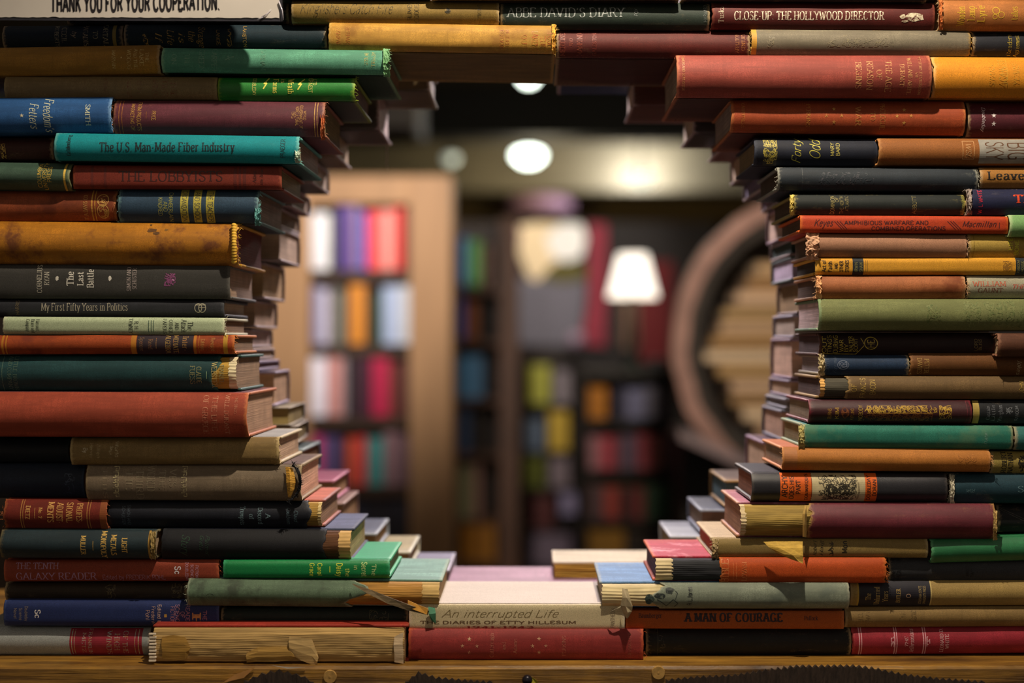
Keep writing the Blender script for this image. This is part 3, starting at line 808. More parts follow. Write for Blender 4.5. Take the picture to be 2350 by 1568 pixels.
book('navy book with gilt script Odd title and lattice ornament', 1731, 2015, 316, 379, '#181d2c', D=0.12, tilt=1, p=-0.010, group=RIGHT, pg='#7a6a4a', fade=.05, wear='#3a4050', text=[
    ('R', 1752, 1783, '#2a2c28'), ('Z', 1752, 1783, 320, 374, '#b8a94a', 80, 1.0), ('U', 'Forty', 320, 374, 1828, 20, '#c9c04a', 'w'), ('U', 'Odd', 322, 366, 1870, 24, '#c9c04a', 'w'), ('U', 'MARY', 327, 358, 1910, 8, '#c9bd60', 'n'), ('U', 'BARD', 328, 358, 1923, 8, '#c9bd60', 'n')])
book('brown book with grey Big Sky label at the right edge', 2017, 2540, 316, 378, '#935a28', tilt=1, p=0.0, group=RIGHT, fray=(.9, .4), wear='#c08a50', fade=0, mottle=.15, text=[
    ('L', 2210, 323, 2236, 323, 1.5, '#b98a5a'), ('L', 2210, 365, 2236, 365, 1.5, '#b98a5a'), ('L', 2210, 323, 2210, 365, 1.5, '#b98a5a'), ('L', 2236, 323, 2236, 365, 1.5, '#b98a5a'), ('D', 'WSL', 328, 362, 2223, 12, '#b98a5a', 'i'),
    ('R', 2248, 2540, '#8f8c84', 318, 374), ('D', 'SKY', 325, 366, 2283, 40, '#5a3a24', 't'), ('D', 'BIG', 326, 366, 2336, 44, '#5a3a24', 't')])

# --- sixth course, left numbers follow the left pile
book('dark brown book left of the turquoise one with gilt marks at the left edge', -300, 121, 314, 365, '#45251f', p=-0.012, group=LEFT, fade=0, text=[('Z', 2, 12, 330, 362, G, 16, 1.2)])
book('turquoise book with black Fiber Industry title', 122, 686, 307, 371, '#0c8f98', D=0.14, tilt=8, p=0.016, group=LEFT, wear='#7fc4bc', fray=(.5, 1.6), tuft=(0, 10), board='#16413f', pg='#86705f', mottle=.14, fade=-.1, text=[
    ('H', 'The U.S. Man-Made Fiber Industry', 228, 538, 347, 20, '#1c2b30', 'S'), ('U', 'Goldenberg', 308, 357, 156, 9, '#1c2b30', 'S'), ('U', 'PRAEGER', 318, 362, 648, 10, '#1c2b30', 'n')])
book('blue-grey cloth book with whitish frayed ends, third below the half-lit orange one', 1784, 2246, 384, 437, '#2b333b', D=0.12, tilt=3, p=-0.002, group=RIGHT, wear='#b5b5a5', fray=(.8, 1.2), tuft=(8, 12), pg='#4a3c2e', fade=.34, text=[('V', 1842, 1.5, '#6a6a60'), ('Z', 1880, 2005, 396, 424, '#4c4b52', 50, 2.0)])
book('tan book with bold black word Leave at the right edge', 2250, 2760, 383, 431, '#a87434', p=-0.004, group=RIGHT, fade=-.1, mottle=.12, text=[('H', 'Leave It to', 2268, 2425, 412, 19, '#1c1712', 'S')])

# --- seventh course
book('dark green book stamped with a gilt press name at the left edge', -330, 159, 368, 432, '#40594a', b=0.008, tilt=9, p=0.010, group=LEFT, fray=(.5, .8), wear='#8a8a5a', fade=.0, shine=.4, rough=.5, text=[
    ('U', 'COLUMBIA', 374, 429, 89, 9, '#d8b850', 'n'), ('U', 'UNIVERSITY', 371, 434, 101, 9, '#d8b850', 'n'), ('U', 'PRESS', 382, 418, 112, 9, '#d8b850', 'n'), ('R', 144, 149, '#c9a84a')])
book('dark red book with large blind-stamped Lobbyists title', 166, 646, 379, 434, '#7d3023', D=0.13, tilt=2, p=0.006, group=LEFT, wear='#a5553a', fray=(.4, .4), b=0.003, n=4, pg='#7f6d4c', board='#55251c', fade=-.1, mottle=.14, text=[
    ('H', 'THE LOBBYISTS', 273, 511, 416, 23, '#371716', 's'), ('R', 536, 543, '#5f241d'), ('R', 548, 553, '#5f241d'), ('R', 558, 565, '#5f241d'), ('R', 208, 214, '#5f241d'), ('R', 238, 244, '#5f241d'), ('U', 'Adams', 393, 420, 584, 8, '#371716', 'i'), ('U', 'Little, Brown', 386, 430, 600, 7, '#371716', 'i')])
book('black-green book with gilt word columns above the vermilion one', 1820, 2216, 446, 493, '#1f2625', D=0.12, tilt=0, p=-0.002, group=RIGHT, wear='#c9b860', fray=(1.8, .8), tuft=(12, 4), pg='#4a3a2a', fade=.15, text=[
    ('U', 'DOMINION', 449, 491, 1911, 9, '#a5985a', 'n'), ('U', 'OF', 452, 464, 1921, 7, '#a5985a', 'n'), ('U', 'THE NORTH', 449, 490, 1932, 8, '#8a8050', 'n'), ('U', 'ATLANTIC', 449, 484, 1944, 8, '#8a8050', 'n'), ('U', 'ABBOTT', 449, 490, 2099, 9, '#8a8050', 'n'), ('U', 'Scranton', 450, 488, 2210, 8, '#a5a550', 'i')])
book('navy book with red lettering at the right edge above the pale green one', 2221, 2730, 432, 492, '#1d2244', tilt=-3, p=0.004, group=RIGHT, wear='#b0a090', fray=(1.6, .5), tuft=(8, 0), fade=-.1, text=[
    ('U', 'W. L. WHITE', 435, 489, 2251, 9, '#d03048', 'n'), ('H', 'THEY', 2328, 2420, 466, 19, '#d8451c', 'S')])

# --- eighth course
book('reddish brown leather book with gilt rings and firm name at the left edge', -330, 267, 434, 507, '#964a2a', tilt=-2, p=-0.002, group=LEFT, fray=(.5, .9), tuft=(0, 6), wear='#cf8a55', stain='#6b3320', fade=.1, text=[
    ('U', 'F.A.DAVIS CO.', 445, 502, 196, 9, '#d0a058'), ('V', 211, 3, '#c9963c'), ('V', 218, 2, '#c9963c'), ('C', 236, 459, 13, 13, 2, '#c99a50'), ('C', 236, 485, 13, 15, 2, '#c99a50'), ('Z', 226, 246, 450, 470, '#c99a50', 12, 1.4), ('Z', 226, 246, 474, 498, '#c99a50', 16, 1.4)])
book('slate blue book with three yellow title bands', 269, 594, 431, 511, '#31495f', D=0.14, tilt=2, p=0.002, group=LEFT, wear='#7fa8a8', fray=(1.0, 2.0), tuft=(8, 16), pg='#755f4e', board='#1d242a', fade=.0, text=[
    ('R', 413, 431, '#b5aa48', 434, 509), ('R', 443, 461, '#b5aa48', 434, 509), ('R', 472, 491, '#b5aa48', 435, 510), ('D', 'ORGANIZATION', 437, 507, 422, 11, '#24384a', 'n'), ('D', 'AND SCHOOL', 440, 507, 452, 11, '#24384a', 'n'), ('D', 'THE TEACHER', 440, 508, 482, 11, '#24384a', 'n'),
    ('D', 'CHAMBERLAIN', 441, 507, 391, 9, '#a5a55a', 'n'), ('D', 'AND', 463, 485, 379, 9, '#a5a55a', 'n'), ('D', 'KINDRED', 453, 494, 367, 9, '#a5a55a', 'n')])
book('thin vermilion book with dark Warfare title', 1836, 2315, 495, 535, '#bd421f', D=0.115, b=0.0025, n=4, tilt=3, p=0.006, group=RIGHT, wear='#e07a30', fray=(.6, .4), pg='#5a4636', fade=-.05, mottle=.12, text=[
    ('H', 'Keyes', 1868, 1910, 519, 15, '#4a1c1c', 'W'), ('L', 1915, 508, 1932, 526, 1.6, '#4a1c1c'), ('L', 1921, 508, 1938, 526, 1.6, '#4a1c1c'), ('L', 1927, 508, 1944, 526, 1.6, '#4a1c1c'), ('H', 'AMPHIBIOUS WARFARE AND', 1938, 2130, 516, 9, '#4a1c1c', 'N'), ('H', 'COMBINED OPERATIONS', 2000, 2170, 529, 9, '#4a1c1c', 'N'),
    ('L', 2174, 508, 2193, 527, 1.6, '#4a1c1c'), ('L', 2181, 508, 2200, 527, 1.6, '#4a1c1c'), ('L', 2187, 508, 2206, 527, 1.6, '#4a1c1c'), ('H', 'Macmillan', 2208, 2285, 521, 13, '#4a1c1c', 'W'), ('L', 2293, 511, 2293, 524, 1.6, '#4a1c1c')])
book('pale green book at the right edge beside the vermilion one', 2318, 2830, 492, 543, '#7dac6c', p=0.012, group=RIGHT, wear='#c0d0a0', mottle=.12)

# --- ninth course
big = book('large ochre leather book with dark stains and a torn yellow headband', -80, 545, 508, 607, '#b9791f', D=0.135, tilt=6, p=0.006, group=LEFT, wear='#d8a83a', stain='#6e3f1e', mottle=.3, b=0.009, pg='#5b2a22', fray=(.4, 3.2), tuft=(0, 16), fade=0, rough=.45, shine=.45, lines=.35, text=[
    ('F', 345, 528, 12, 5, '#5a3a18'), ('F', 356, 535, 8, 4, '#5a3a18'), ('F', 340, 515, 3, 2, '#5a3a18'), ('F', 378, 527, 5, 3, '#7a5520')])
book('pinkish tan book with a ragged peeling left end', 1868, 2221, 536, 591, '#a87a5e', D=0.115, tilt=3, p=0.004, group=RIGHT, wear='#c9a080', fray=(2.8, 1.0), tuft=(30, 16), pg='#5a4838', mottle=.2)
book('mustard yellow book at the right edge under the pale green one', 2223, 2740, 536, 591, '#b89a48', tilt=1, p=0.002, group=RIGHT, fade=0, mottle=.15, text=[('V', 2236, 2, '#8f7430'), ('U', 'LIFE', 545, 574, 2320, 9, '#c9c030', 'N'), ('U', 'BONE', 552, 584, 2334, 9, '#c9c030', 'N')])

# --- tenth course
book('charcoal book with white Last Battle title and a pink smudge', -40, 527, 607, 686, '#403f3c', D=0.125, b=0.003, n=3, tilt=1, p=-0.002, group=LEFT, wear='#6a6862', fray=(.3, .3), pg='#8f7763', fade=.0, mottle=.16, lines=.3, text=[
    ('U', 'CORNELIUS', 608, 672, 90, 11, '#c9c4b4'), ('U', 'RYAN', 624, 654, 107, 11, '#c9c4b4'), ('F', 131, 639, 4, 6, '#d8d4c8'), ('U', 'The', 623, 655, 161, 16, '#dcd8cc', 'S'), ('U', 'Last', 624, 655, 184, 14, '#dcd8cc', 'S'), ('U', 'Battle', 618, 660, 207, 15, '#dcd8cc', 'S'), ('F', 252, 639, 4, 6, '#d8d4c8'),
    ('U', 'SIMON AND', 613, 668, 295, 9, '#b5a8a4'), ('U', 'SCHUSTER', 616, 664, 308, 9, '#b5a8a4'), ('Z', 377, 402, 628, 656, '#8a4a78', 26, 1.8), ('F', 390, 642, 9, 8, '#5a3450'), ('F', 397, 643, 3, 3, '#c08ab0')])
book('slim amber book with black bands and Faith title', 1871, 2390, 591, 631, '#dc9e2e', D=0.11, b=0.003, n=4, tilt=0, p=0.002, group=RIGHT, wear='#e8b850', fray=(.8, .4), pg='#3a3530', fade=-.05, mottle=.14, text=[
    ('U', 'Act of', 597, 624, 1891, 9, '#2c1c10', 'N'), ('U', 'Faith', 600, 624, 1905, 9, '#2c1c10', 'N'), ('U', 'AND', 605, 617, 1919, 7, '#2c1c10', 'N'), ('U', 'OTHER', 599, 624, 1931, 8, '#2c1c10', 'N'), ('U', 'STORIES', 597, 625, 1944, 8, '#2c1c10', 'N'),
    ('R', 1957, 1982, '#1c2228'), ('V', 1987, 1, '#7a5a20'), ('V', 1991, 1, '#7a5a20'), ('U', 'IRWIN', 602, 624, 1965, 7, '#8a8450', 'n'), ('U', 'SHAW', 602, 624, 1976, 7, '#8a8450', 'n'), ('Z', 2302, 2322, 600, 622, '#9a6c24', 30, 1.2), ('R', 2331, 2352, '#1c2228'), ('U', 'RANDOM', 598, 626, 2337, 6, '#8a8450', 'n'), ('U', 'HOUSE', 600, 624, 2346, 6, '#8a8450', 'n')])

# --- eleventh course
book('black slim book with grey Politics title and a curled monogram', -60, 514, 687, 727, '#2a2c32', D=0.11, b=0.003, n=3, tilt=1, p=-0.006, group=LEFT, wear='#4a4c50', fray=(.3, .3), pg='#95806a', fade=.05, lines=.3, text=[
    ('H', 'My First Fifty Years in Politics', 95, 293, 713, 17, '#a59e8c', 's'), ('U', 'HARRIS', 690, 722, 40, 8, '#6a5c40', 'n'), ('C', 455, 707, 8, 10, 1.8, '#a5a08a'), ('C', 464, 707, 8, 10, 1.8, '#a5a08a'), ('L', 448, 700, 472, 700, 1.5, '#a5a08a'), ('L', 456, 706, 473, 706, 1.5, '#a5a08a')])
book('rust orange book with a peeling left edge under the amber one', 1873, 2219, 633, 686, '#ac683e', D=0.11, p=0.004, group=RIGHT, wear='#e0b080', fray=(2.0, 1.2), tuft=(10, 10), pg='#5f4a3a', stain='#7a4022', mottle=.25)
book('grey-green jacketed book with red author name at the right edge', 2221, 2730, 632, 684, '#a8a48c', p=0.002, group=RIGHT, fade=.05, mottle=.1, text=[
    ('H', 'WILLIAM', 2233, 2309, 657, 11, '#b8563c', 's'), ('H', 'GAUNT', 2245, 2302, 672, 11, '#7a4a3c', 's'), ('H', 'THE', 2322, 2352, 663, 10, '#c04a3a', 'i')])

# --- twelfth course
book('pale sage book with dark Papers title', 5, 516, 728, 769, '#bac9a4', D=0.105, b=0.003, n=4, tilt=3, p=0.006, group=LEFT, wear='#d8d8b8', fray=(.8, 1.6), tuft=(0, 14), pg='#6a5138', board='#4a3a30', fade=-.1, mottle=.1, text=[
    ('D', 'The', 739, 758, 437, 12, '#2c342c'), ('D', 'Attack', 734, 763, 422, 12, '#2c342c'), ('D', 'AND', 741, 757, 406, 8, '#2c342c'), ('D', 'OTHER', 734, 765, 392, 8, '#2c342c'), ('D', 'PAPERS', 732, 766, 378, 8, '#2c342c'), ('V', 341, 1.5, '#3f5a4a'), ('V', 347, 1.5, '#3f5a4a'), ('V', 352, 1.5, '#3f5a4a'),
    ('D', 'R. H.', 738, 758, 313, 9, '#2c342c'), ('D', 'TAWNEY', 731, 766, 300, 9, '#2c342c'), ('D', 'Harcourt,', 733, 762, 87, 8, '#2c342c'), ('D', 'Brace and', 733, 764, 76, 8, '#2c342c'), ('D', 'Company', 733, 761, 64, 8, '#2c342c')])
book('large moss green book with worn shadowy title', 1880, 2440, 686, 759, '#7a8050', D=0.12, p=0.010, group=RIGHT, wear='#8fae84', fray=(.5, .4), pg='#cbb2ac', board='#2a4038', mottle=.22, fade=.26, rough=.7, text=[
    ('Z', 2128, 2160, 700, 745, '#5d6a3c', 30, 2.6), ('Z', 2215, 2250, 692, 752, '#5d6a3c', 40, 3.0), ('Z', 2262, 2300, 694, 750, '#5d6a3c', 40, 3.0), ('Z', 2308, 2348, 692, 750, '#5d6a3c', 40, 3.0)])
# --- thirteenth course
book('orange leather book with black title panel and gilt bands', -20, 538, 769, 813, '#a4481f', D=0.105, tilt=-1, p=0.008, group=LEFT, wear='#d8843c', fray=(1.0, 1.2), tuft=(0, 6), pg='#6f5840', board='#4a2420', stain='#75301a', fade=.12, text=[
    ('R', 313, 443, '#2c2028'), ('R', 300, 312, '#b0701f'), ('R', 444, 450, '#b0701f'), ('V', 456, 1.5, '#b0701f'), ('D', 'Inter-', 772, 806, 425, 13, '#a07c4a'), ('D', 'MEDIATE', 770, 811, 403, 11, '#b0904f'), ('D', 'ALGEBRA', 770, 811, 385, 11, '#b0904f'), ('L', 358, 776, 358, 800, 1.2, '#8a6a40'), ('D', 'Reed', 778, 802, 345, 10, '#7a5c40'), ('D', 'Spencer', 774, 806, 325, 10, '#7a5c40'),
    ('R', 512, 522, '#b88a2a'), ('R', 3, 8, '#b0701f'), ('R', 12, 15, '#b0701f'), ('D', 'Revised', 776, 806, 488, 9, '#c08a4a'), ('D', 'Edition', 778, 804, 465, 9, '#c08a4a')])
book('near-black book with gilt capitals and a gilt ring', 1880, 2285, 764, 817, '#2a1a1a', D=0.12, p=-0.004, group=RIGHT, wear='#6a3f2a', fray=(.6, .4), pg='#4a3834', fade=.12, text=[
    ('U', 'OUT', 773, 810, 1892, 9, '#c9b042', 'n'), ('U', 'TINGS', 770, 810, 1904, 9, '#c9b042', 'n'), ('U', 'DURING', 770, 810, 1918, 10, '#c9b042', 'n'), ('U', 'WAR', 780, 808, 1931, 9, '#c9b042', 'n'), ('U', 'BY', 790, 808, 1942, 9, '#c9b042', 'n'), ('U', 'WALTER', 772, 808, 1953, 9, '#c9b042', 'n'), ('U', 'SCOTT', 776, 808, 1964, 9, '#c9b042', 'n'),
    ('C', 1999, 788, 15, 14, 1.8, '#c9b042'), ('U', 'HE', 780, 798, 1999, 16, '#b8a042', 'n'), ('P', [(1886, 812), (1966, 813), (1984, 792), (1976, 776)], 1.6, '#b8a042'), ('U', 'LORD', 778, 806, 2240, 7, '#8a7440', 'n'), ('U', 'BLISS', 778, 804, 2250, 7, '#8a7440', 'n')])
book('small brown book at the right edge beside the near-black one', 2290, 2800, 765, 819, '#5f3a28', p=0.012, group=RIGHT, wear='#9a6a50', fray=(1.8, .5), tuft=(10, 0))

# --- fourteenth course
book('dark green book with its right end torn to a yellow lining', -30, 546, 815, 899, '#22474a', D=0.125, tilt=0, p=0.006, group=LEFT, wear='#3f6a60', pg='#7a634a', board='#1f2c2c', fade=.1, rough=.55,
     torn=[(1, 508, 'torn_spine_lining', '#b8913c', .9, [(470, 524, 'torn_spine_lining', '#b8913c', .0002), (523, 546, 'exposed_signatures', '#d8c8a4', .0007)])], text=[
    ('D', 'WEBSTER', 832, 890, 491, 12, '#c0b070'), ('D', 'DANIEL', 838, 882, 508, 10, '#8a8a60'), ('L', 474, 852, 474, 870, 1.3, '#8fb08a'), ('D', 'CLAUDE', 842, 880, 456, 11, '#9a9a68'), ('D', 'FUESS', 840, 882, 441, 11, '#8a8a60'), ('D', 'LITTLE, BROWN', 818, 896, 34, 9, '#4f6a5c'), ('D', 'AND COMPANY', 818, 896, 21, 9, '#4f6a5c'), ('V', 4, 1.5, '#4f6a5c')])
book('small dark blue book with a faint ring and tattered left end', 1886, 2088, 815, 862, '#223753', D=0.115, p=-0.004, group=RIGHT, wear='#c9b890', fray=(2.2, 1.0), tuft=(22, 6), pg='#8a7c78', fade=.1, text=[
    ('C', 1935, 838, 13, 10, 1.2, '#6a7488'), ('Z', 1926, 1944, 831, 845, '#6a7488', 14, 1.1), ('U', 'SCOTT', 822, 852, 1899, 8, '#46566c'), ('U', 'Foresman', 818, 856, 1916, 8, '#46566c', 'i')])
book('brown book stamped with a gilt publisher name right of the dark blue one', 2088, 2610, 811, 864, '#70461f', tilt=2, p=-0.002, group=RIGHT, wear='#9a6a3a', fray=(1.4, .5), fade=.1, text=[
    ('D', 'PETER', 824, 857, 2127, 10, '#b5904f'), ('D', 'DAVIES', 822, 858, 2111, 10, '#b5904f'), ('D', 'Jokes', 826, 860, 2340, 10, '#b5a07a', 'i')])

# --- fifteenth course
book('big brick red book with faint Life of Greece title', -90, 566, 901, 1005, '#a84a34', D=0.15, tilt=2, p=0.024, group=LEFT, wear='#d8864e', fray=(.5, .7), pg='#94755a', board='#5a2f34', fade=.24, text=[
    ('D', 'THE STORY', 910, 952, 540, 6, '#cf9070'), ('D', 'WILL DURANT', 906, 998, 519, 10, '#cf9070'), ('D', 'THE LIFE', 910, 990, 491, 12, '#cf9070'), ('D', 'OF GREECE', 908, 998, 470, 12, '#cf9070')])
book('olive brown book whose torn left end shows black lining and sewn folds', 1878, 2440, 864, 917, '#755c3a', D=0.12, tilt=1, p=0.0, group=RIGHT, wear='#b09058', pg='#4f3c34', fade=.15, torn=[(0, 1938, 'torn_spine_lining', '#3c382e', .3, [(1878, 1894, 'exposed_signatures', '#c89a58', .0009), (1893, 1990, 'torn_spine_lining', '#4a463a', .0002)])], text=[
    ('U', 'OF', 882, 900, 1960, 11, '#c0a050', 'n'), ('U', 'FRANCIS', 868, 914, 1981, 12, '#c0a050', 'n'), ('U', 'BACON', 872, 906, 2003, 12, '#c0a050', 'n'), ('U', 'JOHN', 876, 902, 2345, 10, '#c0a050', 'n')])

# --- sixteenth course
book('black book with blank spine at the left edge above the navy one', -330, 157, 1009, 1062, '#1d2024', p=-0.012, group=LEFT, wear='#33383c')
olive = book('olive khaki book with tiny white lettering and a worn lit right end', 160, 641, 1004, 1068, '#93794a', D=0.13, b=0.0045, n=3, tilt=-1, p=0.006, group=LEFT, wear='#d8c088', fray=(.6, 1.4), tuft=(0, 10), pg='#a98d72', board='#9a9a96', fade=.28, text=[
    ('D', 'By', 1028, 1040, 196, 9, '#d8d0b4', 'N'), ('D', 'Hervey', 1018, 1052, 210, 7, '#b8a878', 'N'), ('D', 'Allen', 1020, 1052, 226, 8, '#b8a878', 'N'), ('D', 'Saga', 1024, 1044, 256, 7, '#c8bc90', 'N'), ('D', 'World', 1014, 1050, 268, 8, '#c8bc90', 'N')])
book('dark wine book covered in gilt ornament under the torn olive brown one', 1857, 2232, 919, 973, '#431a20', D=0.12, b=0.006, tilt=2, p=0.006, group=RIGHT, wear='#8a2a38', fray=(.3, .3), pg='#8a765c', fade=.12, rough=.45, shine=.5, text=[
    ('U', 'BURNS', 938, 962, 1904, 8, '#b8882a', 'n'), ('U', 'KIM', 936, 962, 1921, 9, '#c8a03a', 'n'), ('F', 1940, 948, 10, 13, '#7a4420'), ('U', 'KIPLING', 938, 964, 1956, 7, '#b8882a', 'n'), ('U', 'NOBODY', 930, 966, 1975, 9, '#b8983a', 'n'),
    ('Z', 1984, 2150, 932, 948, '#c09a3a', 150, 1.3), ('Z', 1984, 2140, 948, 966, '#7f4c22', 130, 1.3), ('L', 1990, 949, 2140, 949, 1.2, '#b8883a'), ('Z', 2156, 2184, 932, 962, '#c09a3a', 40, 1.4), ('V', 2220, 1.2, '#6a2830')])
book('black book with a cream band and silvery lettering at the right edge', 2234, 2740, 920, 973, '#202327', p=-0.002, group=RIGHT, fade=.15, text=[
    ('R', 2234, 2248, '#a8934a'), ('U', 'Captain', 932, 964, 2268, 8, '#767a80'), ('U', 'Little', 930, 966, 2280, 8, '#767a80'), ('U', 'Vaughan', 930, 968, 2296, 9, '#767a80'), ('Z', 2310, 2324, 936, 956, '#767a80', 12, 1.1), ('U', 'RANDOM', 932, 966, 2334, 7, '#767a80', 'n')])

# --- seventeenth course
book('navy book with blank worn spine at the left edge left of the grey one', -320, 192, 1066, 1146, '#1d2738', tilt=-2, p=-0.006, group=LEFT, wear='#33425a', fade=.25, text=[('Z', 148, 170, 1088, 1134, '#34445c', 16, 1.6)])
greyb = book('grey-brown book with Greek key bands and a gnawed right end', 195, 691, 1067, 1151, '#84745f', D=0.13, b=0.006, n=2.4, tilt=2, p=0.004, group=LEFT, wear='#b09a70', fray=(.9, 1.2), pg='#c09a80', board='#5a4238', fade=.25, lines=.6, text=[
    ('D', 'THIS', 1074, 1146, 240, 10, '#96866a', 's'), ('D', 'HE', 1086, 1124, 296, 16, '#968a6f', 's'), ('D', 'THIRD', 1078, 1148, 320, 17, '#968a6f', 's'), ('D', 'WORLD', 1070, 1128, 346, 18, '#968a6f', 's'), ('D', 'THE', 1080, 1122, 372, 14, '#968a6f', 's'), ('D', 'VES', 1078, 1118, 396, 16, '#968a6f', 's')]
    + [('P', [(cx - 6, y), (cx + 6, y), (cx + 6, y + 9), (cx - 1, y + 9), (cx - 1, y + 5), (cx + 2, y + 5)], 1.8, '#d8cc98') for cx in (265, 421) for y in range(1072, 1140, 12)])
book('teal green cloth book with sun-bleached patches', 1842, 2326, 976, 1031, '#2f7f6c', D=0.115, tilt=4, p=0.006, group=RIGHT, wear='#b8b080', fray=(1.8, .5), tuft=(12, 0), pg='#7a7450', board='#3a7a78', stain='#4a7a60', fade=.2, b=0.004, n=3, text=[('U', 'Dutton', 992, 1020, 2262, 7, '#8ab0a0', 'i')])
book('teal book at the right edge beside the bleached green one', 2330, 2840, 980, 1034, '#3a7a74', p=0.006, group=RIGHT)

# --- eighteenth course
book('oxblood book with gilt Adjustments title at the left edge', 5, 244, 1148, 1216, '#7a2a1e', D=0.12, tilt=2, p=0.004, group=LEFT, wear='#b5683c', fray=(1.8, .8), tuft=(10, 6), fade=.0, text=[
    ('D', 'PROFES-', 1157, 1202, 181, 13, '#d8a25a', 'S'), ('D', 'SIONAL', 1155, 1200, 158, 14, '#d8a25a', 'S'), ('D', 'ADJUST-', 1156, 1202, 136, 14, '#d8a25a', 'S'), ('D', 'MENTS', 1154, 1200, 115, 14, '#d8a25a', 'S'), ('D', 'No. 2', 1166, 1190, 92, 8, '#d8a25a', 'S'), ('L', 79, 1166, 79, 1190, 1.2, '#c08a4a'), ('D', 'DIETZ', 1162, 1192, 63, 10, '#d8a25a', 'S'),
    ('V', 47, 2, '#b07a3c'), ('V', 52, 1.5, '#b07a3c'), ('V', 199, 2, '#b07a3c'), ('V', 205, 1.5, '#b07a3c'), ('R', 228, 242, '#8a4a24')])
discord = book('black-blue book with pale Trumpets title, yellow sewing bared at its right end', 247, 741, 1150, 1214, '#1e212b', D=0.125, b=0.006, tilt=2, p=-0.002, group=LEFT, wear='#3a3f48', pg='#8a6c50', board='#c8705a', fade=.12, rough=.5, torn=[(1, 716, 'exposed_signatures', '#b08c44', .5, [(670, 729, 'torn_spine_lining', '#a8843c', .0003), (728, 741, 'exposed_signatures', '#c8b078', .0007)])], text=[
    ('D', 'Trumpets', 1163, 1206, 556, 11, '#7a98a0'), ('D', 'of', 1180, 1192, 577, 11, '#7a98a0'), ('D', 'Discord', 1166, 1204, 597, 11, '#7a98a0'), ('D', 'A', 1180, 1190, 615, 11, '#7a98a0'), ('D', 'Claud', 1172, 1198, 679, 9, '#5f7a84', 'i'), ('D', 'Cockburn', 1166, 1204, 662, 9, '#5f7a84', 'i'), ('D', 'SIMON AND', 1160, 1206, 295, 7, '#4a5560', 'n'), ('D', 'SCHUSTER', 1162, 1206, 283, 7, '#4a5560', 'n')])
book('apricot book with blank rubbed spine and bumped left corner', 1795, 2276, 1030, 1083, '#c17c36', D=0.115, b=0.005, tilt=5, p=0.008, group=RIGHT, wear='#d89a62', fray=(1.2, 1.8), tuft=(4, 8), pg='#a58768', board='#b8683c', mottle=.2, fade=.28, text=[('Z', 2198, 2240, 1044, 1068, '#9a6028', 24, 1.8), ('R', 1800, 1830, '#a86c3c')])
book('khaki book with black author name and script at the right edge', 2275, 2780, 1037, 1088, '#a4904a', p=0.0, group=RIGHT, fade=-.05, mottle=.14, text=[('U', 'ROBERT', 1036, 1086, 2305, 11, '#241e12', 'S'), ('U', 'NATHAN', 1040, 1086, 2320, 11, '#241e12', 'S'), ('Z', 2338, 2350, 1046, 1082, '#241e12', 14, 2.4)])

# --- nineteenth course
book('blue-green book with gilt Light Metals title at the left edge', -3, 357, 1219, 1284, '#23363d', D=0.12, tilt=2, p=0.012, group=LEFT, wear='#8a7a50', fray=(.6, 1.2), fade=.0, rough=.5, shine=.45, text=[
    ('D', 'LIGHT', 1236, 1270, 285, 12, '#e0b860', 'S'), ('D', 'METALS', 1229, 1276, 260, 12, '#e0b860', 'S'), ('D', 'MONOPOLY', 1221, 1282, 237, 12, '#e0b860', 'S'), ('L', 213, 1242, 213, 1264, 1.4, '#b0904a'), ('D', 'MULLER', 1231, 1274, 190, 11, '#e0b860', 'S'), ('R', 339, 344, '#b58c3c')])
blackb = book('black book whose right end is peeled to brown webbing', 368, 808, 1217, 1291, '#1a1b20', D=0.13, b=0.007, tilt=2, p=0.004, group=LEFT, wear='#2e3036', pg='#a58a62', board='#5a6280', fray=(1.0, 1), fade=.2, torn=[(1, 750, 'exposed_signatures', '#c49c58', .2, [(710, 776, 'brown_webbing', '#5c3a20', .0004), (774, 808, 'exposed_signatures', '#c8a468', .0006)])], text=[('D', 'Story', 1228, 1274, 425, 18, '#22402f', 'W'), ('D', 'Gretta', 1230, 1262, 462, 9, '#22402f', 'W'), ('D', 'Palmer', 1230, 1274, 475, 9, '#22402f', 'W')])
archy = book('black book with a bright orange and cream cartoon label', 1725, 2176, 1087, 1153, '#2e2e34', D=0.11, b=0.006, n=2.6, tilt=2, p=0.006, group=RIGHT, wear='#5a5450', fray=(.4, .6), pg='#80593c', board='#2a2c36', fade=-.1, rough=.4, shine=.5, lines=.7, text=[
    ('R', 1791, 1863, '#e0641a'), ('R', 1863, 1986, '#c9bb92'), ('R', 1986, 2013, '#e0641a'), ('V', 1863, 1.4, '#6a2a10'), ('U', 'ARCHY', 1093, 1142, 1801, 13, '#2a1408', 'N'), ('U', 'DOES HIS', 1094, 1146, 1817, 10, '#2a1408', 'N'), ('U', 'PART', 1103, 1134, 1832, 10, '#2a1408', 'N'), ('U', 'DON MARQUIS', 1089, 1149, 1851, 7, '#2a1408', 'N'),
    ('Z', 1880, 1965, 1092, 1148, '#3f3a2c', 150, 1.4), ('Z', 1895, 1950, 1112, 1146, '#2c281e', 70, 2.0), ('P', [(1962, 1090), (1970, 1110), (1972, 1130), (1968, 1150)], 4, '#9a8d6c'), ('U', 'DOUBLEDAY', 1092, 1149, 1994, 8, '#3a1a0a', 'N'), ('U', 'DORAN', 1101, 1139, 2007, 8, '#3a1a0a', 'N')])
book('dark teal book with pale frayed left end right of the cartoon label', 2181, 2700, 1089, 1158, '#21414d', tilt=2, p=0.002, group=RIGHT, wear='#c9c4b0', fray=(2.2, .5), tuft=(16, 0), fade=.1, text=[('H', 'Wild', 2217, 2236, 1131, 8, '#5f8088', 'i'), ('H', 'S', 2336, 2350, 1130, 14, '#5f8088')])

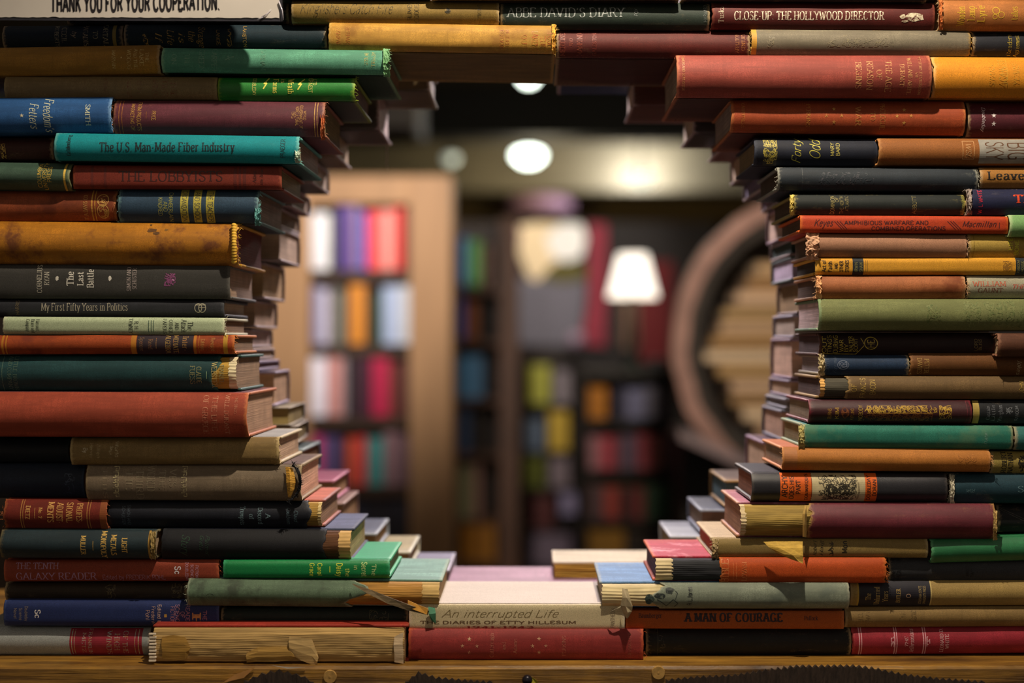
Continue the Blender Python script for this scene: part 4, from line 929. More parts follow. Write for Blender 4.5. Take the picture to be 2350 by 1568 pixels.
# --- twentieth course
book('brick book with lilac Galaxy Reader title', 8, 504, 1285, 1336, '#95402a', D=0.12, b=0.003, n=4, tilt=-1, p=0.0, group=LEFT, wear='#b8603c', fray=(.4, 1.6), tuft=(0, 8), fade=.1, mottle=.14, text=[
    ('H', 'THE TENTH', 37, 134, 1306, 14, '#b088a8'), ('H', 'GALAXY READER', 37, 221, 1331, 16, '#b088a8'), ('H', 'Edited by FREDERIK POHL', 235, 379, 1331, 11, '#a8788c', 'n'), ('D', 'Sc', 1300, 1318, 408, 13, '#e0d8dc', 'N'), ('D', 'DOUBLEDAY', 1291, 1334, 429, 6, '#d0a0b8', 'n'), ('D', 'SCIENCE', 1296, 1330, 441, 6, '#d0a0b8', 'n'), ('D', 'FICTION', 1298, 1326, 452, 6, '#d0a0b8', 'n')])
book('emerald green book with yellow brush-lettered title and crumpled right end', 511, 895, 1286, 1329, '#0f8f4c', D=0.12, b=0.003, n=4, tilt=0, p=0.004, group=LEFT, wear='#4fb884', fray=(.5, 1.2), pg='#7a6a48', fade=-.1, rough=.42, shine=.5, mottle=.16, board='#2fa878', text=[
    ('D', 'Grace', 1293, 1323, 716, 10, '#d0e04a', 'N'), ('D', 'Carol', 1293, 1322, 734, 10, '#d0e04a', 'N'), ('L', 757, 1300, 757, 1314, 2, '#d0e04a'), ('D', 'Daisy', 1293, 1324, 779, 13, '#d0e04a', 'N'), ('D', 'the', 1305, 1324, 798, 10, '#c0d860', 'N'), ('D', 'in', 1298, 1308, 817, 10, '#b0d080', 'N'), ('D', 'Secret', 1291, 1324, 836, 12, '#b0d080', 'N'), ('D', 'The', 1296, 1322, 858, 10, '#a0c880', 'N')])
maroon = book('large maroon book, left third of its spine torn off to yellow lining', 1696, 2289, 1158, 1240, '#702a36', D=0.125, b=0.008, tilt=2, p=0.012, group=RIGHT, wear='#c9a058', pg='#8a6650', board='#a85a6c', board_stain='#c88aa0', fray=(1, .8), fade=.2, rough=.5, shine=.45, torn=[(0, 1852, 'torn_spine_lining', '#a88a3c', .25, [(1696, 1714, 'exposed_signatures', '#cdb890', .0008), (1712, 1900, 'torn_spine_lining', '#9c8240', .0003)])])
book('black book with a faint scratched spine at the right edge', 2290, 2800, 1160, 1224, '#1c1d20', p=-0.008, group=RIGHT, text=[('L', 2296, 1170, 2350, 1196, 1, '#4a4840'), ('L', 2300, 1168, 2350, 1191, 1, '#4a4840')])

# --- twenty-first course
book('dark brown slim book below the brick Galaxy one', 10, 430, 1338, 1380, '#3a2e20', D=0.12, p=-0.010, group=LEFT, fade=.25, text=[('Z', 240, 264, 1344, 1376, '#6a5c38', 20, 1.4), ('Z', 394, 417, 1341, 1377, '#6a5c38', 22, 1.4)])
greenb = book('long grey-green book with spine split open to brown sewing at its right end', 427, 1012, 1334, 1397, '#61785f', D=0.14, b=0.007, tilt=6, p=0.010, group=LEFT, wear='#a8b098', pg='#9a8058', board='#7fa89c', fray=(.7, 1), tuft=(10, 0), stain='#3f4a3c', fade=.25, torn=[(1, 850, 'exposed_signatures', '#b5893c', 2.2, [(780, 968, 'exposed_signatures', '#a87a34', .0004), (966, 1012, 'sewn_folds', '#b89a60', .0008)])], text=[('C', 482, 1372, 12, 10, 1.5, '#4f6450'), ('C', 482, 1372, 6, 5, 1.5, '#4f6450')])
cream_b = book('dun cream book with torn yellow flap hanging across its spine', 1634, 2131, 1237, 1282, '#98804a', D=0.125, b=0.003, n=3, tilt=0, p=0.004, group=RIGHT, wear='#c8b48a', fray=(1.6, .4), tuft=(8, 0), pg='#a06a4c', board='#c0aa88', fade=-.05, mottle=.16, text=[
    ('U', 'Robert', 1242, 1276, 1870, 8, '#2c2412', 'i'), ('U', 'Haig', 1242, 1276, 1885, 8, '#2c2412', 'i'), ('Z', 1900, 1912, 1244, 1276, '#2c2412', 12, 1.6), ('U', 'Mon', 1242, 1270, 1938, 12, '#2c2412', 'N')])
book('green book tilted in its place at the right edge under the black one', 2138, 2640, 1232, 1288, '#2f8050', D=0.12, tilt=-14, p=0.006, b=0.005, group=RIGHT, wear='#6fb884', rough=.35, shine=.6, fray=(1.2, .5))

# --- twenty-second course
book('navy book with Science Fiction title and big initial at the left', 7, 503, 1380, 1439, '#243264', D=0.125, b=0.003, n=4, tilt=1, p=0.0, group=LEFT, wear='#4a5a8a', fade=.1, mottle=.16, text=[
    ('D', 'Doubleday', 1392, 1426, 60, 7, '#8a7c70', 'n'), ('D', 'Science', 1396, 1424, 47, 7, '#8a7c70', 'n'), ('D', 'Novel', 1396, 1420, 35, 7, '#8a7c70', 'n'), ('D', 'Sc', 1400, 1419, 86, 12, '#e0dcd8', 'N'), ('D', 'Pohl', 1400, 1424, 339, 9, '#c09a90', 'n'), ('D', 'Frederik', 1392, 1434, 352, 8, '#c09a90', 'n'), ('D', 'Edited by', 1388, 1436, 366, 8, '#d0b0a0', 'n'), ('R', 377, 383, '#b0883a', 1410, 1417),
    ('D', 'FICTION', 1392, 1430, 396, 9, '#b07a88', 'n'), ('D', 'SCIENCE', 1388, 1434, 407, 9, '#b07a88', 'n'), ('D', 'OF', 1404, 1418, 419, 9, '#b07a88', 'n'), ('D', 'READER', 1388, 1434, 431, 9, '#b07a88', 'n'), ('U', 'H', 1408, 1436, 451, 20, '#c08a48', 'B'), ('D', 'THE', 1402, 1424, 470, 9, '#b07a88', 'n')])
book('black-green slim book under the long grey-green one', 506, 937, 1397, 1439, '#1d2b24', D=0.12, p=-0.004, group=LEFT, fade=.2, text=[('Z', 848, 892, 1402, 1436, '#4a4c30', 34, 1.3)])
oran = book('bright orange book whose left end is bared to black lining and folds', 1500, 2036, 1281, 1340, '#cb551f', D=0.12, b=0.004, n=3, tilt=1, p=0.008, group=RIGHT, wear='#d8803c', fray=(1, 1.8), tuft=(0, 14), pg='#6a3a30', board='#b83a50', board_stain='#d8909c', fade=.2, mottle=.2, torn=[(0, 1650, 'torn_spine_lining', '#26282c', .1, [(1500, 1545, 'exposed_signatures', '#c8b68c', .0009), (1542, 1700, 'torn_spine_lining', '#26282c', .0003)])], text=[
    ('U', 'BIBLE', 1284, 1338, 1664, 16, '#d8834a', 's'), ('L', 1683, 1292, 1683, 1330, 1, '#d8834a'), ('L', 1690, 1292, 1690, 1330, 1, '#d8834a'), ('U', 'LOVASI', 1290, 1334, 1708, 11, '#d8834a', 's')])
book('charcoal cloth book with black stamped Vacation title', 2040, 2560, 1280, 1340, '#393b3f', D=0.12, tilt=2, p=-0.002, group=RIGHT, fade=-.05, mottle=.15, text=[('U', 'LABOR', 1284, 1334, 2050, 8, '#1c1d20', 'N'), ('U', 'VACATION', 1284, 1334, 2063, 10, '#1c1d20', 'N'), ('U', 'JAMES', 1298, 1324, 2220, 7, '#1c1d20', 'N'), ('U', 'YATES', 1296, 1326, 2232, 7, '#1c1d20', 'N')])

# --- twenty-third course, around the cream paperback
paperback = book('white paperback with handwritten Life title in the middle of the gap', 938, 1434, 1388, 1445, '#d8c8a0', D=0.125, b=0.0012, n=6, tilt=1, p=0.006, th=0.0009, group=LOW, wear='#f0e6d0', fray=(.2, .2), pg='#d8c8b0', board='#d2c6b8', mottle=.06, wear_amt=.4, rough=.6, fade=-.02, inset=0.0004, text=[
    ('H', 'An interrupted Life', 1014, 1278, 1417, 17, '#7a6a44', 'w'), ('H', 'THE DIARIES OF ETTY HILLESUM', 965, 1322, 1432, 6.5, '#6a5238', 'N'), ('H', '1941-1943', 1070, 1225, 1443, 5.5, '#8a4a3c', 'N'), ('U', 'PANTHEON', 1397, 1441, 1406, 9, '#7a6a58', 'n')])
jones = book('grey-blue book with dark stain, left end of its spine worn through to the sewn folds', 1377, 1951, 1340, 1400, '#8a9482', D=0.125, b=0.005, n=2.6, tilt=0, p=0.012, group=LOW, wear='#b8b8a0', pg='#8a7a62', board='#6f98c8', fray=(1.0, .8), stain='#6a7468', fade=.1, torn=[(0, 1488, 'exposed_signatures', '#d0bf92', 1.2)], text=[
    ('U', 'R.L.Jones', 1348, 1390, 1583, 11, '#23282a', 'N'), ('F', 1515, 1368, 15, 7, '#2a3230'), ('F', 1536, 1356, 10, 9, '#2a3230'), ('F', 1490, 1375, 12, 12, '#33403c'), ('P', [(1508, 1376), (1520, 1384), (1530, 1392), (1545, 1376), (1556, 1386), (1548, 1394)], 2, '#2f3836'), ('P', [(1545, 1352), (1555, 1362), (1550, 1376)], 1.6, '#2f3836')])
book('tan book with a black gilt-lettered Years label', 1952, 2480, 1334, 1393, '#ac9054', D=0.12, tilt=-1, p=0.0, group=RIGHT, fade=.05, mottle=.15, text=[
    ('R', 1972, 2136, '#22202a'), ('R', 1968, 1972, '#b8963c'), ('R', 2136, 2139, '#c8b070'), ('U', 'The', 1362, 1378, 1993, 12, '#c0a460'), ('U', 'Unhurried', 1348, 1389, 2013, 12, '#c0a460'), ('U', 'Years', 1357, 1382, 2032, 12, '#c0a460'), ('U', 'BUTLER', 1352, 1384, 2062, 9, '#c8a860'), ('C', 2085, 1368, 5, 4, 1.5, '#b09078'), ('U', 'LOUISIANA STATE', 1346, 1388, 2112, 6, '#b8a068', 'n'), ('U', 'UNIVERSITY PRESS', 1346, 1388, 2122, 6, '#b8a068', 'n')])
book('slim orange book with bold slab Courage title', 1435, 1938, 1402, 1444, '#b5581f', D=0.12, b=0.001, n=6, tilt=1, p=0.002, group=RIGHT, th=0.0012, fade=-.1, mottle=.1, wear='#c87a40', wear_amt=.5, inset=0.0004, text=[
    ('H', 'A MAN OF COURAGE', 1573, 1797, 1427, 19, '#2c1a20', 'B'), ('H', 'Baumberger', 1466, 1519, 1418, 10, '#3a1c1c', 'S'), ('H', 'Pollock', 1846, 1877, 1424, 10, '#3a1c1c', 'S')])
book('plain tan book with faint dark marks under the Years label', 1940, 2450, 1394, 1441, '#927646', D=0.12, tilt=-3, p=-0.002, group=RIGHT, fade=.25, text=[('D', 'THE', 1408, 1428, 1975, 12, '#6a5432'), ('D', 'LAND', 1406, 1430, 1992, 10, '#6a5432'), ('U', 'Fair', 1404, 1425, 2072, 14, '#5a4628', 't'), ('U', 'Game', 1402, 1427, 2095, 16, '#5a4628', 't')])

# --- bottom course, on the ledge
book('pale grey book with a red title panel at the bottom left corner', -60, 343, 1442, 1508, '#a3a8a6', D=0.125, b=0.006, tilt=2, p=-0.004, group=LOW, wear='#b8b0a0', mottle=.12, fade=.25, text=[
    ('R', 159, 325, '#8f2434', 1445, 1508), ('L', 164, 1447, 164, 1505, 2, '#c08a3a'), ('L', 170, 1447, 170, 1505, 1.4, '#c08a3a'), ('L', 309, 1447, 309, 1505, 1.4, '#c08a3a'), ('L', 317, 1447, 317, 1505, 2, '#c08a3a'), ('D', 'OF THE', 1450, 1502, 287, 11, '#b06a3c'), ('D', 'HIGH', 1456, 1494, 268, 12, '#b06a3c'), ('D', 'WINDS', 1450, 1504, 250, 11, '#b06a3c'), ('D', 'FRANKLIN', 1446, 1504, 206, 8, '#b06a3c'), ('D', 'METZ', 1454, 1500, 192, 8, '#b06a3c')])
bare = book('red book with its whole spine gone, brown glued paper bared, on the ledge', 343, 935, 1440, 1527, '#a8382a', D=0.14, b=0.004, n=3, tilt=0, p=0.026, group=LOW, pg='#a08058', board='#a8382a', wear='#8a3a20', fray=(.3, .3), spine=False)
book('dull red book with gilt stars across its spine on the ledge', 936, 1478, 1446, 1518, '#9a3634', D=0.13, b=0.004, n=2.6, tilt=1, p=0.013, group=LOW, wear='#d86a3c', fray=(.6, 1.2), tuft=(0, 6), fade=.2, text=[
    ('S', 1077, 1467, 5.5, '#d8b088'), ('S', 1061, 1483, 5, '#d8b088'), ('S', 1094, 1483, 5, '#c89878'), ('S', 1077, 1498, 5, '#c89878'), ('S', 1237, 1467, 5.5, '#d8b088'), ('S', 1222, 1483, 5, '#d8b088'), ('S', 1253, 1483, 5, '#c89878'), ('S', 1237, 1498, 5, '#c89878'),
    ('U', 'Cutterough', 1455, 1510, 1128, 9, '#b8705c'), ('U', 'and', 1474, 1492, 1156, 8, '#b8705c'), ('U', 'Adams', 1467, 1500, 1182, 9, '#b8705c'), ('U', 'PERKINS', 1460, 1506, 1294, 8, '#b8705c'), ('U', 'LIPPINCOTT', 1454, 1510, 1445, 7, '#a85a4c')])
book('black book with blank dusty spine on the ledge', 1482, 1955, 1444, 1508, '#1d1e20', D=0.125, tilt=-1, p=-0.004, group=LOW, fade=.26, text=[('V', 1510, 1.4, '#4a4430'), ('Z', 1512, 1526, 1460, 1500, '#4a4430', 10, 1.2)])
book('crimson book with paired silver bands at the bottom right corner', 1956, 2470, 1439, 1504, '#a02a38', D=0.13, b=0.005, tilt=-6, p=-0.004, group=LOW, wear='#b84a48', fray=(1.0, .4), fade=.0, text=[
    ('V', 1973, 2.4, '#d8a0a8'), ('V', 1978, 2.0, '#d8a0a8'), ('V', 2054, 2.4, '#d8a0a8'), ('V', 2059, 2.0, '#d8a0a8'), ('V', 2120, 2.4, '#d8a0a8'), ('V', 2125, 2.0, '#d8a0a8'), ('Z', 2046, 2052, 1462, 1486, '#d8a0a8', 8, 1.6), ('Z', 2128, 2134, 1462, 1486, '#d8a0a8', 8, 1.6),
    ('U', 'THE', 1463, 1486, 2081, 7, '#e0b0b4', 'i'), ('U', 'Jeffersonians', 1446, 1500, 2093, 10, '#e0b0b4', 'i'), ('U', 'LEONARD D.', 1444, 1498, 2162, 8, '#e0b0b4'), ('U', 'WHITE', 1456, 1490, 2174, 8, '#e0b0b4')])
# ---------------------------------------------------------------- torn flaps, rags and other damage on the front books
def at(root, px, py, y):
    """photo pixel at depth y -> the coordinates of a book"""
    bpy.context.view_layer.update()
    return root.matrix_world.inverted() @ W(px, py, y)

def sheet(root, rows, th, mat, name, label=None):
    """a crumpled scrap: rows of points on the photo with their depths, given a thickness"""
    inv = root.matrix_world.inverted()
    m = len(rows[0])
    vs = [inv @ W(*p) for r in rows for p in r]
    vs += [v + Vector((0, th, 0)) for v in vs]
    n = len(rows) * m
    fs = []
    for i in range(len(rows) - 1):
        for j in range(m - 1):
            a = i * m + j
            fs += [(a, a + 1, a + m + 1, a + m), (n + a, n + a + m, n + a + m + 1, n + a + 1)]
    ring = list(range(m)) + [i * m + m - 1 for i in range(1, len(rows))] + [(len(rows) - 1) * m + j for j in range(m - 2, -1, -1)] + [i * m for i in range(len(rows) - 2, 0, -1)]
    for q in range(len(ring)):
        a, b = ring[q], ring[(q + 1) % len(ring)]
        fs.append((a, n + a, n + b, b))
    o = mesh_obj(name, vs, fs, mat, root)
    if label: o['label'] = label
    return o

bpy.context.view_layer.update()
lin = plain('#c8a348', 0.8, 0, 0.3, 120, (1, 1, 3), 0.4, 'torn_paper')
old = plain('#9c8052', 0.85, 0, 0.45, 90, (0.3, 1, 4), 0.6, 'old_glue')
# yellow flap that hangs from the maroon book over the dun one
sheet(maroon, [[(1752, 1244, -.016), (1780, 1243, -.019), (1812, 1243, -.020), (1842, 1243, -.019)], [(1764, 1256, -.020), (1786, 1257, -.024), (1814, 1258, -.026), (1842, 1258, -.024)],
               [(1784, 1270, -.021), (1800, 1273, -.026), (1820, 1275, -.029), (1843, 1275, -.026)], [(1815, 1284, -.020), (1824, 1287, -.025), (1834, 1290, -.028), (1843, 1294, -.026)]], 0.0003, lin, 'torn_flap', 'yellow torn paper flap hanging down')
# loose upright edge of the cloth on the maroon book
sheet(maroon, [[(1846, 1160, -.010), (1851, 1160, -.014), (1859, 1159, -.014)], [(1842, 1180, -.016), (1847, 1180, -.021), (1852, 1180, -.016)], [(1842, 1205, -.016), (1846, 1205, -.022), (1851, 1205, -.016)], [(1842, 1232, -.012), (1846, 1233, -.018), (1851, 1234, -.012)]],
      0.0004, plain('#c9a860', 0.8, 0, 0.3, 120, name='torn_paper'), 'torn_flap', 'curled yellow edge of the torn spine')
# curled leaf of cloth at the left end of the grey-blue book
sheet(jones, [[(1428, 1350, -.016), (1434, 1352, -.019), (1440, 1352, -.018)], [(1428, 1372, -.022), (1438, 1372, -.027), (1446, 1372, -.020)], [(1424, 1390, -.020), (1436, 1392, -.026), (1452, 1393, -.020)], [(1428, 1404, -.019), (1440, 1406, -.025), (1450, 1404, -.019)], [(1436, 1418, -.019), (1440, 1420, -.021), (1443, 1416, -.019)]],
      0.0004, plain('#b5a684', 0.85, 0, 0.3, 150, name='torn_cloth'), 'torn_flap', 'curled dun scrap hanging from the bared folds')
sheet(jones, [[(1395, 1412, -.012), (1404, 1402, -.016)], [(1402, 1404, -.018), (1414, 1398, -.020)], [(1416, 1396, -.018), (1426, 1394, -.020)], [(1426, 1390, -.017), (1432, 1388, -.019)]], 0.0004, plain('#8f866e', 0.85, 0, 0.3, 150, name='torn_cloth'), 'torn_flap')
# split spine cloth peeling off the long grey-green book
sheet(greenb, [[(808, 1340, -.014), (812, 1344, -.016)], [(850, 1354, -.022), (846, 1364, -.024)], [(900, 1374, -.028), (890, 1386, -.028)], [(945, 1391, -.029), (938, 1402, -.028)], [(985, 1402, -.026), (982, 1412, -.024)]], 0.0012, plain('#6f5f44', 0.8, 0, 0.4, 120, (0.3, 1, 3), 0.4, 'peeled_cloth'), 'torn_flap', 'long peeled strip of spine cloth')
sheet(greenb, [[(936, 1378, -.022), (936, 1394, -.026)], [(958, 1388, -.027), (956, 1402, -.030)], [(982, 1397, -.027), (980, 1411, -.028)]], 0.0008, plain('#b8832c', 0.75, 0, 0.35, 160, name='peeled_lining'), 'torn_flap', 'ochre underside of the peeled strip')
sheet(greenb, [[(983, 1393, -.010), (998, 1396, -.008)], [(984, 1410, -.015), (1000, 1408, -.012)], [(990, 1425, -.012), (1000, 1432, -.010)]], 0.0006, plain('#3f7a5c', 0.7, 0, 0.3, 160, name='torn_cloth'), 'torn_flap', 'small green scrap hanging at its end')
# black ragged head cap of the grey-brown book and its yellow stuffing
T = 84 * PX
mbr = MB()
rnd = random.Random(5)
pts = [(672, 1068), (681, 1076), (687, 1090), (689, 1106), (687, 1122), (680, 1136), (670, 1146), (664, 1150)]
mbr.tube([at(greyb, x, y, -.006 - .002 * math.sin(i)) for i, (x, y) in enumerate(pts)], 0.0017, 8, 0.0012)
for x, y in pts:
    for _ in range(9):
        p = at(greyb, x + rnd.uniform(-3, 3), y + rnd.uniform(-6, 6), -.008)
        mbr.tube([p, p + Vector((rnd.uniform(-.003, .004), rnd.uniform(-.003, .001), rnd.uniform(-.003, .003)))], 0.0004, 4, 0.0001)
mbr.build('ragged_headcap', plain('#17171b', 0.9, name='rag'), greyb, True)['label'] = 'black frayed cap'
sheet(greyb, [[(655, 1072, -.0045), (662, 1072, -.0062), (671, 1075, -.0056)], [(657, 1090, -.0068), (665, 1090, -.0090), (676, 1090, -.0078)], [(657, 1108, -.0075), (666, 1108, -.0100), (678, 1108, -.0086)], [(659, 1126, -.0065), (666, 1126, -.0088), (675, 1124, -.0076)], [(661, 1141, -.0045), (664, 1142, -.0060), (667, 1142, -.0055)]],
      0.0006, plain('#cf9a3a', 0.8, 0, 0.4, 260, (1, 1, 3), 0.6, 'torn_lining'), 'torn_spine_lining', 'bared yellow lining at the spine end')
# corded headband of the ochre leather book, tufted end of the olive khaki one
def cord(root, p0, p1, n, r, matl, name, dy=0.0):
    mb = MB()
    for i in range(n):
        f = (i + 0.5) / n
        px, py = p0[0] + (p1[0] - p0[0]) * f, p0[1] + (p1[1] - p0[1]) * f
        b = 0.006 * abs(2 * f - 1) ** 2
        c = at(root, px, py, dy + b)
        mb.lathe([(0.0001, -r * .8), (r * .75, -r * .55), (r, 0), (r * .75, r * .55), (0.0001, r * .8)], c, 10)
    return mb.build(name, matl, root, True)
cord(big, (537, 514), (537, 604), 14, 0.0027, plain('#d9ad3c', 0.7, 0, 0.3, 200, name='headband'), 'headband', -.0075)['label'] = 'yellow corded headband'
cord(olive, (633, 1008), (632, 1066), 16, 0.0020, plain('#d8c486', 0.7, 0, 0.3, 200, name='headband'), 'headband', -.0005)['label'] = 'cream corded headband'
# pasted paper left on the bare back of the red book on the ledge
k = PX * (D0 - .026) / D0
Lb, Tb = 592 * k, 87 * k
make_sewing(bare, -Lb / 2 + .003, Lb / 2 - .003, Tb, 0.004, 3.0, plain('#b3925a', 0.85, 0, 0.5, 60, (0.12, 1, 5), 0.7, 'old_glue'), 77, 0.0021, 0.00025, 0.0006, 'exposed_back', 'bared text back with brown glue')
def patch(pts, y, c, name, lab=None):
    rows = [[(x, a, y + .0012), (x + (3 if i % 2 else -2), (a * 2 + b) / 3, y - .0004), (x, (a + 2 * b) / 3, y - .0005), (x, b, y + .0008)] for i, (x, a, b) in enumerate(pts)]
    return sheet(bare, rows, 0.0003, plain(c, 0.85, 0, 0.4, 70, (0.25, 1, 4), 0.5, 'old_paper'), name, lab)
patch([(372, 1462, 1512), (398, 1458, 1516), (425, 1463, 1514), (434, 1480, 1500)], -.027, '#9a7432', 'glued_paper', 'ochre scrap of old spine paper')
patch([(566, 1500, 1521), (590, 1486, 1519), (630, 1484, 1520), (664, 1485, 1516), (676, 1500, 1512)], -.027, '#a07c3c', 'glued_paper', 'ochre scrap of old spine paper')
patch([(664, 1462, 1500), (690, 1464, 1516), (716, 1468, 1526), (728, 1500, 1530)], -.0275, '#c0a068', 'glued_paper', 'tan curling scrap of old spine paper')
patch([(905, 1462, 1520), (918, 1455, 1522), (926, 1452, 1524)], -.0275, '#c9b08c', 'glued_paper', 'pale scrap at the right end')
mbs = MB()
for i in range(9):
    y = 1456 + i * 7.6
    c = at(bare, 350 + (i % 2), y, -.0275)
    mbs.box(c.x - .0035, c.x + .003, c.y - .001, c.y + .002, c.z - .0010, c.z + .0010, .0004)
mbs.build('sewn_headband', plain('#d8c8b0', 0.8, name='headband'), bare)['label'] = 'white stitched band'
# tattered cloth at the ends of worn backs
def tatter(word, px0, px1, py0, py1, c, y=-.004, amp=.0035, seed=0, name='tattered_cloth'):
    root = next(o for o in col.objects if o.name.split('.')[0] == 'book' and word in o.get('label', ''))
    nx, nz = 6, 16
    rows = []
    ym = y
    for i in range(nz + 1):
        f = i / nz
        py = py0 + (py1 - py0) * f
        bow = 1 - (2 * f - 1) ** 2
        l = px0 + (px1 - px0) * .35 * abs(mn.noise((i * .7, seed, 1))); r = px1 - (px1 - px0) * .6 * abs(mn.noise((i * .8, seed, 5)))
        rows.append([(l + (r - l) * j / nx, py + 2.5 * mn.noise((i, j * .6, seed)), ym + .005 * (1 - bow) - .0012 - amp * abs(mn.noise((i * .45, j * .5, seed + 9))) - (.0015 if j in (0, nx) else 0)) for j in range(nx + 1)])
    sheet(root, rows, 0.0005, plain(c, 0.85, 0, 0.4, 220, (1, 1, 2), 0.6, 'tattered_cloth'), name)
for q, a in enumerate((('pinkish tan book', 1848, 1881, 533, 597, '#c49a7c', -.003, .008), ('rust orange book', 1871, 1887, 633, 686, '#d8a474', -.003, .004), ('small dark blue book', 1877, 1893, 812, 862, '#c4b48c', .004, .006), ('dark teal book with pale', 2179, 2191, 1090, 1158, '#c9c4b0', -.001, .004),
                       ('teal green cloth book', 1832, 1847, 977, 1030, '#b0a468', -.005, .003), ('dark plum book', 735, 746, 252, 322, '#b8683c', -.003, .003), ('turquoise book', 676, 690, 338, 374, '#b4c8b4', -.015, .003), ('slate blue book', 584, 599, 468, 518, '#5f9a98', -.001, .003),
                       ('pale green book with frayed', 879, 896, 112, 176, '#6f9f70', -.005, .004), ('large maroon book', 2279, 2289, 1172, 1240, '#c0a468', -.011, .003), ('blue-green book', 345, 358, 1221, 1284, '#9a8450', -.011, .003), ('dun cream book', 1633, 1650, 1238, 1283, '#b09a70', -.003, .005),
                       ('long golden tan book', 1266, 1277, 56, 124, '#d0a040', -.001, .004), ('black-green book with gilt word', 1812, 1823, 447, 494, '#c8b460', .003, .003), ('navy book with red', 2219, 2231, 434, 492, '#9a8c84', -.003, .003), ('tan orange book', 2154, 2164, 0, 68, '#b86a34', -.003, .003))):
    tatter(*a, seed=q * 3 + 1)
# deckle of paper on the white paperback: a torn cover corner under the blue book
# ---------------------------------------------------------------- dangling thread, hanging from a book of the second row
# ---------------------------------------------------------------- second row: its page ends and covers show past the front books
SL, SR = 'books of the second row, left', 'books of the second row, right'
A = rear_book
A('dun book under the long golden one, its ragged right edge hanging in the gap', 'L', 1004, 186, 251, '#4e4028', flip=False, pg='#5a4a34', wear='#b8a898', group=SL)
thr = A('dark book with a pale lit page end and a thread dangling from its corner', 'L', 898, 226, 334, '#3a3026', flip=False, pg='#b09a92', wear='#c0a4a4', group=SL)
A('tan cornered book behind the dark plum one, top of the left rear pile', 'L', 806, 302, 389, '#6a5434', flip=False, pg='#a58a6a', group=SL)
A('rear book whose light page end shows right of the turquoise one', 'L', 757, 396, 448, '#3a332c', pg='#a8937c', group=SL)
A('rear book with pink-edged dark cover right of the Lobbyists page end', 'L', 713, 455, 498, '#5a2c2c', pg='#8a7560', group=SL)
A('rear brown-paged book right of the slate blue one', 'L', 690, 500, 541, '#2c2824', pg='#7a644a', group=SL)
A('rear book with broad pale pages and black spine right of the ochre leather one', 'L', 690, 543, 614, '#262428', pg='#a88f76', group=SL)
A('rear book with tan pages and black spine right of the charcoal Battle one', 'L', 655, 616, 694, '#28262c', pg='#a38660', group=SL)
A('rear book with pale pages and a lilac lower edge right of the Politics one', 'L', 638, 696, 755, '#2c2a2c', pg='#9a8068', group=SL)
A('rear grey-paged book with a dark green spine right of the orange leather one', 'L', 627, 757, 797, '#24302c', pg='#a0887c', group=SL)
A('small rear book with a green-black spine and a pale sheen painted on its cover', 'L', 631, 799, 823, '#2a3a34', pg='#8a7050', group=SL)
A('slim rear brown book with painted lilac sheen right of the torn dark green one', 'L', 642, 825, 846, '#5f4a48', pg='#6a5048', group=SL, wear='#b0a0b8')
A('rear book with tall tan pages and a slanting lilac cover edge', 'L', 664, 848, 922, '#6a5c66', pg='#a88868', group=SL, wear='#b8a8c0', yaw=3)
A('rear grey paperback uppermost of the two right of Life of Greece', 'L', 700, 924, 962, '#8f8468', pg='#7a6a40', group=SL, wear='#a09484', th=.0009, yaw=2)
A('rear grey paperback undermost of the two right of Life of Greece', 'L', 706, 964, 1000, '#7f7462', pg='#6a5830', group=SL, wear='#a09484', th=.0009, yaw=4)
A('rear book with a black-green cover behind the olive khaki one', 'L', 737, 1012, 1072, '#2a3c3a', pg='#6a5030', group=SL, wear='#a8b8b8')
A('rear book with a rose and plum cover right of the grey-brown one', 'L', 803, 1078, 1124, '#8a3a58', pg='#8a6c4c', group=SL, wear='#c88098')
A('rear book with a dusty brown cover right of the Trumpets one', 'L', 824, 1126, 1188, '#7a5a50', pg='#8a6a4a', group=SL, wear='#a88c84')
A('rear book with a slate cover and pale edges right of the peeled black one', 'L', 893, 1190, 1227, '#4a5468', pg='#8a6c48', group=SL, wear='#b8c0c8')
A('rear book with a cream cover above the long grey-green one', 'L', 964, 1229, 1266, '#a89c78', pg='#8a7048', group=SL, wear='#e0e0d0')
A('rear book with a lavender grey cover right of the emerald one', 'L', 1046, 1268, 1312, '#8a88a0', pg='#6a5648', group=SL, wear='#c8c4d0')
A('rear book with a dusty pink cover and pale mark behind the white paperback', 'R', 1030, 1300, 1346, '#b08aa0', pg='#b09a8a', group=SR, length=.20, wear='#d0b8c0', yf=.285)
# a book with its fore-edge to the room, behind the blue board
wavy = A('rear cream-covered book with yellow wavy pages facing the room', 'R', 1266, 1262, 1318, '#cfc0a4', pg='#b08a48', group=SR, wear='#e8dcc8', yf=.29, D=.085, length=.20)
A('rear book with a pale grey cover left of the cream-topped torn one', 'R', 1512, 1196, 1250, '#9aa0ac', pg='#6a5c48', group=SR, wear='#c8ccd4')
A('rear book with a navy cover and grey pages, second step of the right rear pile', 'R', 1576, 1140, 1190, '#2f3850', pg='#7a6654', group=SR, wear='#a8b0c0')
A('rear book with a brown cover and teal page end left of the cartoon label book', 'R', 1628, 1078, 1136, '#5f4230', pg='#4a6064', group=SR, wear='#b8945c')
A('rear book with a plum cover and cream pages left of the apricot one', 'R', 1709, 997, 1072, '#6a4a58', pg='#b89c80', group=SR, wear='#c0a0b8')
A('rear book with tall pale pages and a green-black spine left of the bleached green one', 'R', 1747, 930, 994, '#26322e', pg='#b09078', group=SR, wear='#a8a8b8')
A('slim rear grey book left of the gilt-ornamented wine one', 'R', 1756, 905, 928, '#56564e', pg='#7a7068', group=SR, wear='#b8b8c4')
